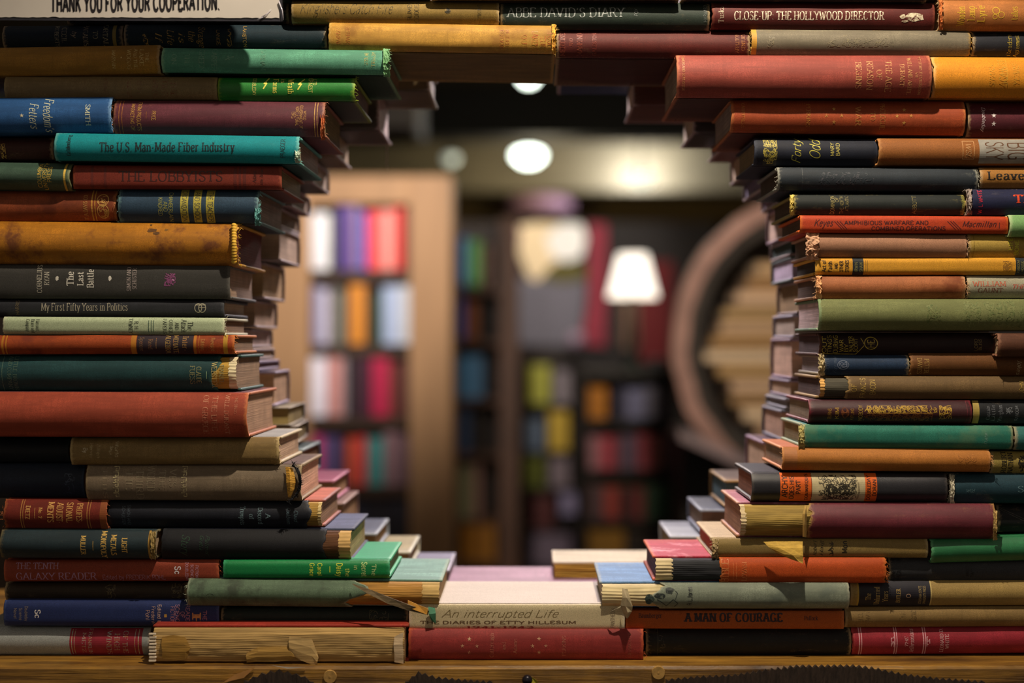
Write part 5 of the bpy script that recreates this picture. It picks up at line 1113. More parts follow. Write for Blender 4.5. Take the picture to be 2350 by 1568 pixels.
A('rear book with tan pages left of the torn olive brown one', 'R', 1764, 866, 903, '#4a4038', pg='#a88c70', group=SR, wear='#b8a8c0')
A('rear book with broad pinkish pages and a dark red spine left of the near-black one', 'R', 1767, 778, 864, '#3f2828', pg='#bf9f88', group=SR, wear='#b8a0b8')
A('rear book with grey-beige pages and a green spine left of the moss green one', 'R', 1772, 727, 776, '#2f4038', pg='#a09080', group=SR, wear='#b8b0c8')
A('rear book with tan pages and thin black spine left of the rust orange one', 'R', 1781, 656, 725, '#2a2020', pg='#8a7250', group=SR)
A('rear black-green book with a white label strip left of the amber one', 'R', 1768, 604, 655, '#1f3a34', pg='#b0a0b4', group=SR, wear='#8a9a9a')
A('rear dark green book left of the pinkish tan one, its cover facing down', 'R', 1766, 566, 602, '#24302c', pg='#2c3c36', group=SR)
A('rear book with pale pages and a brown spine left of the vermilion one', 'R', 1757, 492, 564, '#3a2c28', pg='#b59a88', group=SR, wear='#c0a0b0')
A('small rear book with a lilac glinting page corner left of the word column book', 'R', 1746, 456, 490, '#2a2830', pg='#8a7484', group=SR)
A('rear book with grey-violet pages left of the blue-grey cloth one', 'R', 1704, 408, 464, '#2a2a30', pg='#746a80', group=SR)
A('rear book with a lit strip of pages left of the gilt script Odd one', 'R', 1674, 362, 428, '#4a3a28', pg='#b0987c', group=SR)
A('rear dull red book under the half-lit orange one', 'R', 1624, 318, 374, '#6a3a38', flip=False, pg='#7a5c54', group=SR)
A('rear black book with bright pages under the brick red one', 'R', 1562, 252, 342, '#2c2422', flip=False, pg='#c0ac94', group=SR)
A('rear red book with bright pages left of the brick red one', 'R', 1433, 176, 284, '#58281e', flip=False, pg='#c8b0a0', group=SR)
A('rear blue book whose underside shows beneath the dark maroon spanning one', 'R', 1279, 128, 219, '#2a3a60', pg='#5a5048', group=SR, length=.12, D=.11)
A('rear olive book whose underside shows beneath the golden spanning one', 'R', 1030, 110, 186, '#6a5a2c', pg='#5a5048', group=SR, length=.098, D=.11)

# its wavy page edges
mw = MB()
Tw = W(0, 1262, .29).z - W(0, 1318, .29).z
for i in range(9):
    n = 24
    vs, fs = [], []
    hh = (Tw - .0052) / 9
    for j in range(n + 1):
        x = -.098 + .196 * j / n
        zc = .0026 + (i + .5) * hh + .0011 * mn.noise((x * 38, i * .35, 1)) 
        yo = .0012 * mn.noise((x * 30, i * 1.9, 7))
        for yy, zz in ((.084 + yo, hh * .46), (.0855 + yo, 0), (.084 + yo, -hh * .46), (.05, -hh * .46), (.05, hh * .46)):
            vs.append((x, yy, zc + zz))
    for j in range(n):
        for q in range(5):
            a, b = j * 5 + q, j * 5 + (q + 1) % 5
            fs.append((a, b, b + 5, a + 5))
    fs += [(4, 3, 2, 1, 0), tuple(range(n * 5, n * 5 + 5))]
    mw.add(vs, fs)
mw.build('wavy_pages', plain('#b8903e', .8, 0, .4, 90, (.15, 1, 3), name='old_pages'), wavy)['label'] = 'yellowed wavy page edges'

# loose thread
bpy.context.view_layer.update()
inv = thr.matrix_world.inverted()
mbt = MB()
pp = [(880, 328), (888, 336), (887, 350), (888, 362), (886, 376), (889, 388)]
mbt.tube([inv @ W(px, py, .29 + .002 * (i % 2)) for i, (px, py) in enumerate(pp)], 0.0007, 6, 0.0004)
mbt.tube([inv @ W(px, py, .29) for px, py in [(872, 240), (878, 270), (884, 300), (892, 322), (888, 336)]], 0.0012, 6, 0.0006)
mbt.build('loose_thread', plain('#b8a4a4', 0.8, name='thread'), thr, True)['label'] = 'pale thread dangling in the gap'
# ---------------------------------------------------------------- ledge, sign, knob
wood = ledge_wood()
def ledge():
    """plank the books lie on, its front edge broken and gnawed along the lower saw marks"""
    mb = MB()
    nx = 240
    x0, x1 = -0.95, 0.95
    vs, fs = [], []
    rows = 7
    for i in range(nx + 1):
        x = x0 + (x1 - x0) * i / nx
        e = 0.0018 * mn.noise((x * 9, 1, 0)) + 0.0008 * mn.noise((x * 60, 2, 0))
        yf = -0.035 + e
        prof = [(0.36, 1.0), (0.02, 1.0), (yf + 0.003, 1.0 + 0.0002 * mn.noise((x * 50, 3, 0))), (yf, 0.9975), (yf - 0.0003, 0.985), (yf + 0.0005 * mn.noise((x * 30, 9, 1)), 0.955), (0.02, 0.955), (0.36, 0.955)]
        vs += [(x, y, z) for y, z in prof]
    m = 8
    for i in range(nx):
        for j in range(m):
            a, b = i * m + j, i * m + (j + 1) % m
            fs.append((a, b, b + m, a + m))
    fs += [tuple(range(m)), tuple(range(nx * m + m - 1, nx * m - 1, -1))]
    return mesh_obj('ledge_plank', vs, fs, wood, None, False)
lg = ledge()
lg.name = 'trim_1'
tag(lg, 'rough wooden ledge plank the stacked books rest on', 'ledge', None, 'structure')
# dark rasped saw marks along the lower front edge
dark = plain('#33271f', 0.8, 0, 0.5, 60, (6, 1, 1), 0.6, 'saw_marks')
def rasp(pts, teeth):
    top = []
    n = len(pts)
    fine = []
    for (xa, ya), (xb, yb) in zip(pts, pts[1:]):
        k = max(2, int((xb - xa) / teeth))
        for i in range(k):
            f = i / k
            fine.append((xa + (xb - xa) * f, ya + (yb - ya) * f + (3.2 if len(fine) % 2 else -3.2)))
    fine.append(pts[-1])
    y = -0.0368
    vs, fs = [], []
    for px, py in fine:
        t, b = W(px, py, y), Vector((W(px, py, y).x, y, 0.957))
        vs += [t, b, t + Vector((0, .0045, 0)), b + Vector((0, .0045, 0))]
    for i in range(len(fine) - 1):
        a = i * 4
        fs += [(a, a + 1, a + 5, a + 4), (a, a + 4, a + 6, a + 2)]
    o = mesh_obj('saw_marks', vs, fs, dark, lg)
    o['label'] = 'dark toothed saw marks along the front of the ledge'
rasp([(1528, 1562), (1600, 1554), (1680, 1551), (1750, 1540), (1830, 1531), (1960, 1530), (2010, 1536), (2070, 1548), (2150, 1558), (2260, 1566)], 7)
rasp([(930, 1568), (960, 1544), (1000, 1556), (1060, 1562), (1130, 1566)], 7)
rasp([(560, 1566), (600, 1548), (640, 1540), (690, 1552), (720, 1566)], 9)
for px, py in ((757, 1554), (1511, 1545)):
    mb = MB()
    c = W(px, py, -0.0372)
    mb.lathe([(0.0001, 0), (0.0058, 0), (0.0062, 0.001), (0.0062, 0.003)], c, 20, 'y')
    mb.lathe([(0.0001, -0.0003), (0.0011, -0.0002), (0.0012, 0.0006)], c, 10, 'y')
    mb.build('wooden_plug', plain('#b08a4c', 0.6, 0, 0.3, 200, name='plug_wood'), lg)['label'] = 'round wooden plug'
# light splinters
for q, (pts, c) in enumerate((([(510, 1568), (540, 1548), (585, 1532), (560, 1556)], '#b9854a'), ([(622, 1527), (660, 1532), (702, 1532), (660, 1535)], '#c8c4bc'))):
    vs = [W(px, py, -0.0372) for px, py in pts] + [W(px, py, -0.036) for px, py in pts]
    mesh_obj('splinter', vs, [(0, 1, 2, 3), (7, 6, 5, 4), (0, 4, 5, 1), (1, 5, 6, 2), (2, 6, 7, 3), (3, 7, 4, 0)], plain(c, 0.6, name='splinter_wood'), lg)

kb = empty('knob', W(1210, 1556, -0.037))
tag(kb, 'small dark round knob with a yellow scrap on the ledge front', 'knob')
mb = MB()
mb.lathe([(0.0001, -0.013), (0.003, -0.0125), (0.0045, -0.0105), (0.0048, -0.008), (0.0035, -0.005), (0.0022, -0.003), (0.0025, 0.001)], (0, 0, 0), 24, 'y')
mb.build('knob_head', plain('#1d1a22', 0.3, 0.4, name='dark_metal'), kb, True)
mb = MB()
mb.add([(0.003, -0.002, 0.002), (0.009, -0.003, -0.002), (0.0115, -0.002, -0.009), (0.003, -0.003, -0.009), (0.003, -0.0015, 0.002), (0.009, -0.0025, -0.002), (0.0115, -0.0015, -0.009), (0.003, -0.0025, -0.009)],
       [(0, 3, 2, 1), (4, 5, 6, 7), (0, 1, 5, 4), (1, 2, 6, 5), (2, 3, 7, 6), (3, 0, 4, 7)])
mb.build('paper_scrap', plain('#b8ac34', 0.7, name='paper'), kb)

# laminated sign taped to the top left
SY = -0.040
sg = empty('sign', W(200, 40, SY))
tag(sg, 'white laminated sign with torn lower edge, THANK YOU FOR YOUR COOPERATION', 'sign')
bpy.context.view_layer.update()
iv = sg.matrix_world.inverted()
def torn_sheet(x0, x1, ya, yb, y0, y1, seed, amp, mat, name, lab=None):
    n = 120
    vs, fs = [], []
    for i in range(n + 1):
        px = x0 + (x1 - x0) * i / n
        py = ya + (yb - ya) * i / n - abs(amp * (mn.noise((px * .045, seed, 0)) + .5 * mn.noise((px * .2, seed, 4))))
        for y in (y0, y1):
            vs += [iv @ W(px, -420, y), iv @ W(px, py, y)]
    for i in range(n):
        a = i * 4
        fs += [(a, a + 1, a + 5, a + 4), (a + 2, a + 6, a + 7, a + 3), (a + 1, a + 3, a + 7, a + 5)]
    fs += [(0, 2, 3, 1), (n * 4, n * 4 + 1, n * 4 + 3, n * 4 + 2)]
    o = mesh_obj(name, vs, fs, mat, sg)
    if lab: o['label'] = lab
torn_sheet(-420, 648, 45, 49, SY + .0011, SY + .0015, 1, 0.6, plain('#2a2a34', 0.5, 0, 0.2, 40, name='dark_card'), 'backing_card', 'dark card behind the torn paper')
torn_sheet(-420, 641, 39, 42, SY + .0004, SY + .0010, 3, 4.5, plain('#cfc8bf', 0.7, 0, 0.06, 12, name='paper'), 'paper_sheet')
m, nt, b = node_mat('plastic_film')
b.inputs['Base Color'].default_value = (.02, .02, .02, 1); b.inputs['Roughness'].default_value = 0.06
b.inputs['Alpha'].default_value = 0.04; b.inputs['Specular IOR Level'].default_value = 0.7
nz = noise(nt, coords(nt, (1, 1, 1)), 25, 3)
bp = N(nt, 'ShaderNodeBump'); bp.inputs['Strength'].default_value = .35; bp.inputs['Distance'].default_value = .004
nt.links.new(nz, bp.inputs['Height']); nt.links.new(bp.outputs[0], b.inputs['Normal'])
torn_sheet(-420, 652, 46, 50, SY - .0004, SY - .0002, 2, 0.4, m, 'laminate_film', 'glossy clear film')
qs, w = set_text('THANK YOU FOR YOUR COOPERATION.', 'k')
vs, fs = [], []
for q in qs:
    i = len(vs)
    for gx, gy in q:
        px = 117 + gx * (505 - 117) / w
        vs.append(iv @ W(px, 27 - gy * 3.6 - (px - 117) * .012, SY + .0001))
    a, b_, c = vs[i], vs[i + 1], vs[i + 2]
    fs.append((i, i + 1, i + 2, i + 3) if (b_ - a).cross(c - a).y < 0 else (i + 3, i + 2, i + 1, i))
mesh_obj('sign_lettering', vs, fs, plain('#1a161c', 0.6, 0, 0.1, name='printed_ink'), sg)['label'] = 'bold black capitals'
mb = MB()
for p, q in (((600, 40), (622, 22)), ((590, 46), (608, 34)), ((640, 4), (650, 46))):
    mb.tube([iv @ W(p[0], p[1], SY - .0006), iv @ W((p[0] + q[0]) / 2 + 3, (p[1] + q[1]) / 2, SY - .0012), iv @ W(q[0], q[1], SY - .0006)], .0006, 6, .0003)
mb.build('film_crease', plain('#c8c4d0', 0.15, 0, 0.05, name='film_fold', spec=.8), sg, True)

# ---------------------------------------------------------------- the shop behind
def rect(px0, px1, py0, py1, y):
    a, b = W(px0, py1, y), W(px1, py0, y)
    return a.x, b.x, a.z, b.z
flo = MB(); flo.box(-4.0, 4.0, -5.0, 17.5, -0.1, 0.0)
tag(flo.build('floor', plain('#3a2a1e', 0.5, 0, 0.3, 4, (1, 8, 1), name='floor_wood')), None, None, None, 'structure')
ce = MB(); ce.box(-4.0, 4.0, 0.6, 17.5, 3.3, 3.4)
tag(ce.build('ceiling', plain('#6e685a', 0.8, 0, 0.25, 2, name='ceiling_paint')), None, None, None, 'structure')
for nm, bx in (('wall_left', (-4.1, -4.0, 0.6, 17.5)), ('wall_right', (4.0, 4.1, 0.6, 17.5)), ('wall_back', (-4.1, 4.1, 17.5, 17.6))):
    mb = MB(); mb.box(*bx, 0, 3.3)
    tag(mb.build(nm, plain('#4a3a2c', 0.8, 0, 0.2, 2, name='wall_paint')), None, None, None, 'structure')
# beams across the ceiling
for i, (y, z0, c) in enumerate(((9.6, 2.92, '#14120f'), (12.6, 2.81, '#6a5f44'), (14.6, 2.68, '#5c4718'))):
    mb = MB(); mb.box(-3.995, 3.995, y, y + .35, z0, 3.3, .01)
    tag(mb.build('trim_%d' % (i + 2), plain(c, 0.7, 0, 0.2, 3, (1, 4, 4), name='beam_wood')), None, None, None, 'structure')
mb = MB(); mb.box(-2.4, -0.62, 6.2, 6.8, 2.45, 3.295, .02)
dk = mb.build('air_duct', plain('#3a342e', 0.5, .3, .2, name='duct_metal')); tag(dk, 'dark boxed duct under the ceiling at upper left', 'duct')

def bulb(px, py, r, h, y, label, cname='ceiling_lamp', e=40.0):
    c = W(px, py, y)
    o = empty(cname, (c.x, y, c.z)); tag(o, label, 'lamp')
    mb = MB(); mb.lathe([(0.0001, -h), (r * .5, -h * .85), (r * .9, -h * .3), (r, 0.0), (r * .9, h * .35), (r * .5, h * .6), (0.0001, h * .65)], (0, 0, 0), 28)
    mb.build('bulb_globe', glow('#f2fff0', e, 'lamp_glow'), o, True)
    mb = MB(); mb.lathe([(.03, h * .6), (.035, h * .6 + .03), (.012, h * .6 + .05), (.012, max(.07, 3.3 - c.z))], (0, 0, 0), 16)
    mb.build('lamp_stem', plain('#1c1a18', 0.4, .5, name='dark_metal'), o, True)
    return o
bulb(1213, 357, .135, .085, 10.7, 'glowing round ceiling lamp in the middle of the gap', e=9)
bulb(1213, 180, .055, .04, 7.0, 'glowing ceiling lamp half hidden under the golden spanning book', e=9)
bulb(1035, 364, .07, .06, 11.8, 'small dim ceiling lamp left of the bright one', e=.45)
bulb(1470, 412, .10, .06, 12.05, 'hazy pale ceiling lamp at upper right of the gap', e=.9)

def book_up(mb_parent, x0, x1, y, z0, z1, d, h, label, group, lean=0.0):
    """an upright book in a shop case: case-bound cover and pages"""
    o = empty('shelved_book', ((x0 + x1) / 2, y, z0), (0, lean, 0))
    tag(o, label, 'book', group)
    hw, T = (x1 - x0) / 2 - .0006, z1 - z0
    th = min(.0035, hw * .25)
    mb = MB()
    n = 7
    vs, fs = [], []
    for z in (0, T):
        for i in range(n):
            u = -1 + 2 * i / (n - 1)
            vs.append((u * hw, -.006 * (1 - u * u), z))
        vs += [(hw, d, z), (hw - th, d, z), (hw - th, .004, z), (-hw + th, .004, z), (-hw + th, d, z), (-hw, d, z)]
    k = n + 6
    for i in range(k):
        fs.append((i, (i + 1) % k, (i + 1) % k + k, i + k))
    fs += [tuple(range(k - 1, -1, -1)), tuple(range(k, 2 * k))]
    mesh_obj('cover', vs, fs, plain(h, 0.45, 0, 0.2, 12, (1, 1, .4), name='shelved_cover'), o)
    mb.box(-hw + th, hw - th, .005, d - .004, .004, T - .004)
    mb.build('page_block', plain('#b8a88c', .8, 0, .1, name='pages'), o)
    return o

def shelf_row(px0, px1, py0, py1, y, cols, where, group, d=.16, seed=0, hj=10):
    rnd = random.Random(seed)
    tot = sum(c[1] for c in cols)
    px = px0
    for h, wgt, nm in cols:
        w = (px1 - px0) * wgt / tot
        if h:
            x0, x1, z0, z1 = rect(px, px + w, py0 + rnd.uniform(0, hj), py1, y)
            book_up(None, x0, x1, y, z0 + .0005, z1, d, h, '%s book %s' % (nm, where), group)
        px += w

def case(name, label, y, px0, px1, py_top, stile, shelves, depth, mat, back, floor_z=0.0, th=14, rail=None, shelf=None):
    o = empty(name, (W((px0 + px1) / 2, 784, y).x, y, floor_z)); tag(o, label, 'bookcase')
    inv = Vector(o.location)
    def part(nm, b):
        mb = MB(); mb.box(b[0] - inv.x, b[1] - inv.x, b[2] - inv.y, b[3] - inv.y, b[4] - inv.z, b[5] - inv.z, .003)
        mb.build(nm, back if nm == 'back_panel' else (shelf or mat) if nm == 'shelf' else mat, o)
    zt = W(0, py_top, y).z
    sl, sr = rect(px0, px0 + stile[0], 800, 700, y)[:2], rect(px1 - stile[1], px1, 800, 700, y)[:2]
    part('side_panel', (sl[0], sl[1], y - .012, y + depth, floor_z, zt))
    part('side_panel', (sr[0], sr[1], y - .012, y + depth, floor_z, zt))
    part('back_panel', (sl[1] - .005, sr[0] + .005, y + depth - .015, y + depth, floor_z, zt))
    for py in shelves:
        z = W(0, py, y).z
        part('shelf', (sl[1], sr[0], y + .004, y + depth - .015, z - th * PX * (D0 + y) / D0, z))
    if rail:
        z0 = W(0, rail, y).z
        part('top_rail', (sl[1], sr[0], y - .010, y + depth, z0, zt))
    return o

pine = plain('#a27c56', 0.6, 0, 0.18, 3, (4, 4, .5), 0.1, 'pine')
dkw = plain('#241a15', 0.6, 0, 0.3, 4, (2, 2, .5), name='dark_wood')
Y1 = 4.0
case('bookcase', 'tall pine bookcase of bright books behind the gap on the left', Y1, 560, 1036, 404, (152, 96), (622, 793, 958, 1116, 1260), .24, pine, dkw, 0, 26, 468, plain('#3a2618', 0.6, 0, 0.2, 4, (1, 2, 2), name='dark_shelf'))
GA = 'upright books in the pine bookcase'
shelf_row(712, 940, 470, 619, Y1 + .02, [('#e8e8f0', 45, 'white'), ('#4a4a30', 18, 'olive black'), ('#4a2f86', 28, 'violet'), ('#8a6f9a', 24, 'mauve'), ('#3a58c0', 16, 'blue'), ('#ef4a4a', 34, 'coral red'), ('#ff9a90', 30, 'glow-tinted red'), ('#e03a34', 20, 'scarlet'), ('#6a2f30', 16, 'dark red')], 'on the top shelf of the pine bookcase', GA, seed=2, hj=20)  # palest red book paints the pinkish-white glow amid the reds
shelf_row(716, 944, 652, 790, Y1 + .02, [('#8a86a8', 16, 'lavender'), ('#c8c4d8', 20, 'pearl'), ('#6a5a60', 16, 'dusky'), ('#8a9078', 14, 'sage'), ('#4a4048', 14, 'dark grey'), ('#d88a2a', 34, 'orange yellow'), ('#5a3028', 12, 'brown'), ('#24402c', 26, 'dark green'), ('#a8b8d8', 34, 'pale blue'), ('#c4c8d0', 28, 'silver')], 'on the second shelf of the pine bookcase', GA, seed=3, hj=22)
shelf_row(706, 944, 815, 955, Y1 + .02, [('#e4e0f0', 42, 'white'), ('#c88a84', 34, 'salmon'), ('#9a8a90', 12, 'greyish'), ('#2a2428', 26, 'black'), ('#4a2034', 30, 'plum'), ('#b8204a', 38, 'magenta'), ('#6a342c', 28, 'russet'), ('#4a2a2c', 22, 'dark brown')], 'on the third shelf of the pine bookcase', GA, seed=4, hj=18)
shelf_row(716, 944, 992, 1114, Y1 + .02, [('#c84a80', 24, 'pink'), ('#5a4a78', 34, 'purple'), ('#3a2c40', 16, 'blackish'), ('#d0583a', 22, 'vermilion'), ('#c83a40', 22, 'red'), ('#3f8a88', 36, 'teal'), ('#8a6a70', 30, 'dusty rose'), ('#6a5058', 30, 'mauve brown')], 'on the fourth shelf of the pine bookcase', GA, seed=5, hj=14)
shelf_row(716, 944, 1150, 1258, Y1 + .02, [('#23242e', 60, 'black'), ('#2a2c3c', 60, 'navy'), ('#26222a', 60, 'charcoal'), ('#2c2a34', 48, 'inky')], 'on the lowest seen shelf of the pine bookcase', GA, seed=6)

Y2 = 5.6
case('bookcase', 'dark bookcase right beside the pine one, sparse and shadowed', Y2, 1020, 1190, 500, (26, 44), (660, 780, 915, 1040, 1190, 1290), .24, plain('#4a3020', 0.6, 0, 0.3, 4, (2, 2, .5), name='dark_pine'), dkw, 0, 14)
GB = 'things on the shadowed bookcase'
def item(nm, cat, label, px0, px1, py0, py1, y, d, h, group):
    x0, x1, z0, z1 = rect(px0, px1, py0, py1, y)
    return book_up(None, x0, x1, y, z0, z1, d, h, label, group)
for q in ((1052, 1072, 545, 657, '#2a5a8a', 'steel blue book on the top shelf of the shadowed bookcase'), (1073, 1104, 552, 657, '#3a7a2a', 'leaf green book on the top shelf of the shadowed bookcase'), (1105, 1128, 560, 657, '#5a3a2a', 'brown book on the top shelf of the shadowed bookcase'),
          (1048, 1066, 672, 778, '#2a4fa8', 'royal blue book on the second shelf of the shadowed bookcase'), (1067, 1096, 690, 778, '#8a4a20', 'burnt orange book on the second shelf of the shadowed bookcase'),
          (1048, 1108, 816, 913, '#4a86b8', 'sky blue book on the third shelf of the shadowed bookcase'), (1048, 1080, 940, 1038, '#1f3a60', 'ink blue book on the fourth shelf of the shadowed bookcase'),
          (1050, 1085, 1072, 1188, '#7a7a5a', 'greenish book on the fifth shelf of the shadowed bookcase'), (1086, 1104, 1066, 1188, '#a07a70', 'dusty pink book on the fifth shelf of the shadowed bookcase'), (1060, 1135, 1205, 1288, '#a87020', 'amber book on the bottom shelf of the shadowed bookcase')):
    item('shelved_book', 'book', q[5], q[0], q[1], q[2], q[3], Y2 + .02, .16, q[4], GB)

Y3 = 6.4
case('bookcase', 'low dark bookcase in the middle distance under the picture', Y3, 1186, 1335, 800, (10, 10), (927, 1035, 1120, 1215, 1300), .24, dkw, dkw, 0, 10)
GC = 'upright books in the middle low bookcase'
for q in ((1214, 1262, 838, 926, '#a8a83a', 'lime yellow book, top row of the middle low bookcase'), (1272, 1308, 850, 926, '#8a8088', 'grey book, top row of the middle low bookcase'), (1204, 1248, 962, 1034, '#5a6a80', 'slate blue book, second row of the middle low bookcase'),
          (1260, 1304, 944, 1034, '#c0a030', 'golden book, second row of the middle low bookcase'), (1200, 1248, 1050, 1119, '#6a7028', 'olive book, third row of the middle low bookcase'), (1262, 1306, 1052, 1119, '#8a7a80', 'mauve grey book, third row of the middle low bookcase'),
          (1286, 1322, 1128, 1180, '#9a90b0', 'lilac book, fourth row of the middle low bookcase'), (1220, 1270, 1140, 1214, '#5a2c2a', 'dark red book, fourth row of the middle low bookcase'), (1215, 1310, 1226, 1298, '#7a6a78', 'dusky book, bottom row of the middle low bookcase')):
    item('shelved_book', 'book', q[5], q[0], q[1], q[2], q[3], Y3 + .02, .16, q[4], GC)

Y4 = 4.4
case('bookcase', 'waist-high black bookcase under the lit table lamp', Y4, 1338, 1572, 850, (10, 28), (962, 1078, 1192, 1300), .24, plain('#17130f', 0.5, 0, 0.3, 4, name='black_wood'), plain('#110e0c', 0.6, name='black_wood'), 0, 16, 866)
GD = 'upright books in the black bookcase'
shelf_row(1350, 1542, 884, 961, Y4 + .02, [('#c8801e', 42, 'amber'), (None, 16, ''), ('#3a3a52', 30, 'dim blue'), ('#8488b0', 40, 'lavender blue'), ('#a8a8c0', 26, 'pale lilac'), ('#3a3440', 34, 'smoky')], 'on the top shelf of the black bookcase', GD, seed=11)
shelf_row(1350, 1542, 996, 1077, Y4 + .02, [('#a87a84', 26, 'ash rose'), ('#b84858', 28, 'raspberry'), ('#7a4450', 22, 'wine'), ('#5a5268', 32, 'grey violet'), ('#b0505c', 30, 'strawberry'), ('#8a4a44', 24, 'brick'), ('#4a2c30', 26, 'dark plum')], 'on the second shelf of the black bookcase', GD, seed=12)
shelf_row(1350, 1542, 1112, 1191, Y4 + .02, [('#5a4448', 34, 'dim grey'), ('#9a4038', 32, 'tile red'), ('#3a2424', 26, 'umber'), ('#6a2c2c', 30, 'oxblood'), ('#2a4a34', 60, 'bottle green')], 'on the third shelf of the black bookcase', GD, seed=13)
shelf_row(1350, 1542, 1216, 1299, Y4 + .02, [('#8a6420', 84, 'old gold'), ('#241c18', 60, 'blackish brown'), ('#1c1a1e', 50, 'black')], 'on the bottom shelf of the black bookcase', GD, seed=14)

# table lamp on the black bookcase
top_z = W(0, 850, Y4).z
lc = W(1452, 784, Y4 + .12)
tl = empty('table_lamp', (lc.x, Y4 + .12, top_z)); tag(tl, 'lit table lamp with white cone shade on the black bookcase', 'lamp')
zs0, zs1 = W(0, 682, Y4 + .12).z - top_z, W(0, 584, Y4 + .12).z - top_z
kk = PX * (D0 + Y4 + .12) / D0
mb = MB(); mb.lathe([(58 * kk, zs0), (33 * kk, zs1)], (0, 0, 0), 40)
mb.lathe([(33 * kk - .003, zs1), (58 * kk - .003, zs0)], (0, 0, 0), 40)
mb.build('lamp_shade', glow('#fff4e4', 1.7, 'lit_shade'), tl, True)
mb = MB(); mb.lathe([(.05, 0), (.05, .012), (.03, .03), (.012, .06), (.02, .12), (.014, zs0 * .7), (.008, zs1 - .02)], (0, 0, 0), 24)
mb.build('lamp_stand', plain('#1f2a26', 0.35, .2, name='lamp_ceramic'), tl, True)

# black rounded hat-like box beside the lamp foot
hb = W(1508, 850, Y4 + .05)
mb = MB(); mb.lathe([(.0001, .05), (.02, .048), (.034, .038), (.038, .012), (.056, .008), (.06, 0)], (hb.x, Y4 + .06, top_z), 28)
o = mb.build('hat', plain('#14121a', 0.7, name='felt'), None, True); tag(o, 'round black hat lying at the foot of the table lamp', 'hat')

# partition the picture hangs on
x0, x1, _, _ = rect(1166, 1640, 500, 800, 7.64)
mb = MB(); mb.box(x0, x1, 7.64, 7.74, 0, 2.07)
tag(mb.build('wall_middle', plain('#241f1e', 0.8, 0, 0.25, 2, name='wall_paint')), None, None, None, 'structure')

# pale abstract picture and red banner on the far side
Y5 = 7.61
x0, x1, z0, z1 = rect(1175, 1395, 508, 800, Y5)
pf = empty('picture', ((x0 + x1) / 2, Y5, (z0 + z1) / 2)); tag(pf, 'large picture of pale and grey patches beyond the bookcases', 'picture')
iv2 = Vector(pf.location)
mb = MB(); mb.box(x0 - iv2.x, x1 - iv2.x, 0, .03, z0 - iv2.z, z1 - iv2.z, .004); mb.build('canvas', plain('#2c2426', 0.8, 0, .3, 3, name='canvas'), pf)
def blot(pts, c, dy, nm='paint_patch'):
    n = len(pts)
    vs = [W(px, py, Y5) - iv2 + Vector((0, -dy, 0)) for px, py in pts] + [W(px, py, Y5) - iv2 + Vector((0, -dy + .003, 0)) for px, py in pts]
    fs = [tuple(range(n)), tuple(range(2 * n - 1, n - 1, -1))] + [(i, i + n, (i + 1) % n + n, (i + 1) % n) for i in range(n)]
    mesh_obj(nm, vs, fs, plain(c, .8, 0, .12, 4, name='paint'), pf)
blot([(1178, 640), (1180, 790), (1330, 795), (1345, 650), (1280, 620), (1230, 640)], '#6a6670', .004)
blot([(1185, 520), (1186, 570), (1215, 640), (1235, 645), (1262, 612), (1300, 590), (1320, 560), (1330, 515), (1230, 512)], '#e8cfa8', .008)
blot([(1250, 545), (1268, 590), (1300, 602), (1335, 590), (1345, 548), (1335, 515), (1290, 512)], '#f0ece8', .012)
blot([(1352, 512), (1350, 700), (1330, 790), (1390, 795), (1392, 515)], '#8a2c3c', .006)
blot([(1240, 640), (1262, 612), (1310, 600), (1345, 612), (1345, 640), (1290, 650)], '#5a5222', .010)
blot([(1180, 515), (1176, 560), (1192, 566), (1196, 530)], '#9a7080', .014)
pl = MB(); c = W(1322, 800, 6.5); pl.lathe([(.0001, -.05), (.04, -.036), (.055, 0), (.04, .036), (.0001, .05)], (c.x, 6.5, c.z + .05), 24)
o = pl.build('paper_ball', plain('#b8a0b8', .8, 0, .1, name='paper'), None, True); tag(o, 'small lilac paper ball on top of the middle low bookcase', 'ornament')
x0, x1, z0, z1 = rect(1468, 1545, 600, 830, 7.6)
mb = MB(); mb.box(x0, x1, 7.6, 7.639, z0, z1, .004)
o = mb.build('banner', plain('#6a1c20', .8, 0, .25, 3, name='red_cloth')); tag(o, 'dark red cloth panel right behind the table lamp', 'cloth')
x0, x1, z0, z1 = rect(1428, 1466, 690, 800, 7.6)
mb = MB(); mb.box(x0, x1, 7.6, 7.639, z0, z1, .004)
o = mb.build('card', plain('#7a5a48', .8, 0, .2, 3, name='tan_card')); tag(o, 'tan card fixed to the partition behind the lamp stand', 'card')
x0, x1, z0, z1 = rect(1190, 1292, 452, 488, 13.0)
mb = MB(); mb.lathe([(.0001, .12), (.30, .08), (.36, -.02), (.2, -.1), (.0001, -.11)], ((x0 + x1) / 2, 13.0, (z0 + z1) / 2), 28)
o = mb.build('pendant_shade', plain('#a07a86', .6, 0, .1, name='pink_shade'), None, True); tag(o, 'dusky pink hanging shade far back under the beams', 'lamp')

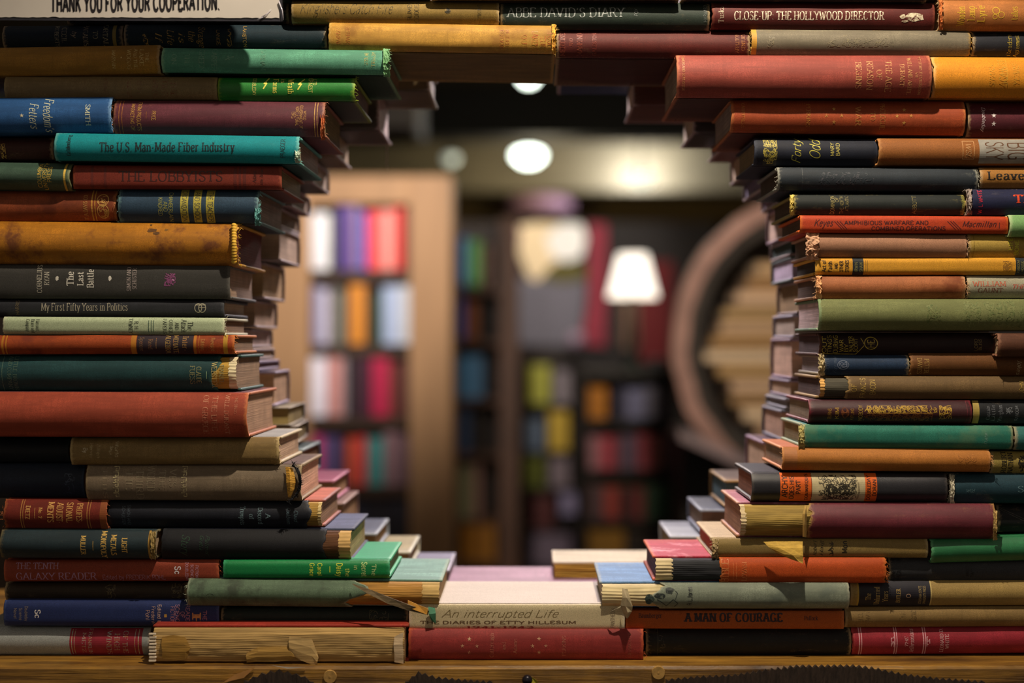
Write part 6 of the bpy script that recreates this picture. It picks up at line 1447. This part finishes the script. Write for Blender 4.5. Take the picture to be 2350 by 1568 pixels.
# round arch of stacked books on the right
Y6 = 3.5
ac = W(1900, 792, Y6)
kr = PX * (D0 + Y6) / D0
ar = empty('book_arch', (ac.x, Y6, ac.z)); tag(ar, 'big round arch rim at the right of the gap, framing stacked books', 'arch')
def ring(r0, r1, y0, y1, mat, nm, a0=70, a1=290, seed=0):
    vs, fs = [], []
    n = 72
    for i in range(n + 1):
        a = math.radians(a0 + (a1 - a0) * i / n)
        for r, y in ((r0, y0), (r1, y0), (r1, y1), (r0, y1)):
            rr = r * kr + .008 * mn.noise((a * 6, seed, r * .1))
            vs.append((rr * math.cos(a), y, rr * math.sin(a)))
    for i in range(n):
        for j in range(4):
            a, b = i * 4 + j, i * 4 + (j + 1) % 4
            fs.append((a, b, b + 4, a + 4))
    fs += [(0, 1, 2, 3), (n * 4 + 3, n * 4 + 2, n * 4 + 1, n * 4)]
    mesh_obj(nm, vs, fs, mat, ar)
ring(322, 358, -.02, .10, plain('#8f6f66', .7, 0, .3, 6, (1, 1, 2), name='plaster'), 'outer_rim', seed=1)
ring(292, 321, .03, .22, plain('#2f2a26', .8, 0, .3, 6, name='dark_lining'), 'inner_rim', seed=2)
GE = 'stacked books inside the round arch'
cols = ['#c8a888', '#dcc4a4', '#a08058', '#d8b898', '#b89868', '#e0c8a8', '#b08c5c', '#d0b08c', '#c0a070', '#d8b898', '#a07c50', '#c8a880']
where = ['topmost', 'second from the top', 'third from the top', 'fourth from the top', 'fifth from the top', 'sixth from the top', 'seventh from the top', 'eighth from the top', 'ninth from the top', 'tenth from the top', 'eleventh from the top', 'lowest']
z = W(0, 1000, Y6 + .28).z
hgt = (W(0, 600, Y6 + .28).z - z) / 12
rnd = random.Random(9)
for i in range(12):
    j = 11 - i
    x0 = W(1618 + 15 * abs(i - 5.5) ** 1.2 + rnd.uniform(-10, 14), 0, Y6 + .28).x
    hh = hgt * rnd.uniform(.8, 1.0)
    o = empty('stacked_book', (x0 + .15, Y6 + .28, z)); tag(o, '%s fat beige book, %s in the pile inside the round arch' % ('broad' if i % 2 else 'long', where[j]), 'book', GE)
    mb = MB(); mb.box(-.15, .15, 0, .005, 0, hh, .001); mb.box(-.15, .15, .005, .20, 0, .006, .001); mb.box(-.15, .15, .005, .20, hh - .006, hh, .001)
    mb.build('cover', plain(['#6a4c30', '#7a5a3c', '#4a3a2a'][i % 3], .6, 0, .3, 9, name='shelved_cover'), o)
    mb = MB(); mb.box(-.146, .146, -.008, .19, .006, hh - .006, .001)
    mb.build('page_block', plain(cols[i], .8, 0, .2, 60, (.2, 1, 4), name='pages'), o)
    z += hgt
# sloping shelf under the arch
p0, p1 = W(1560, 985, Y6 - .1), W(1760, 1075, Y6 - .1)
mb = MB()
d = Vector((0, 0, -.035))
vs = [p0, p1, p1 + d, p0 + d]; vs += [v + Vector((0, .35, 0)) for v in vs]
mb.add(vs, [(0, 3, 2, 1), (4, 5, 6, 7), (0, 1, 5, 4), (3, 7, 6, 2), (0, 4, 7, 3), (1, 2, 6, 5)])
o = mb.build('sloping_board', plain('#7a6c70', .6, 0, .2, 5, name='grey_board')); tag(o, 'grey board sloping down to the right under the round arch', 'board')
x0, x1, _, _ = rect(1585, 1800, 1100, 1000, Y6)
mb = MB(); mb.box(x0, x1 + .2, Y6 + .27, Y6 + .6, 0, W(0, 1000, Y6 + .28).z - .0005, .01)
o = mb.build('cabinet', plain('#15120f', .6, 0, .2, 5, name='black_wood')); tag(o, 'black cabinet in shadow under the round arch', 'cabinet')
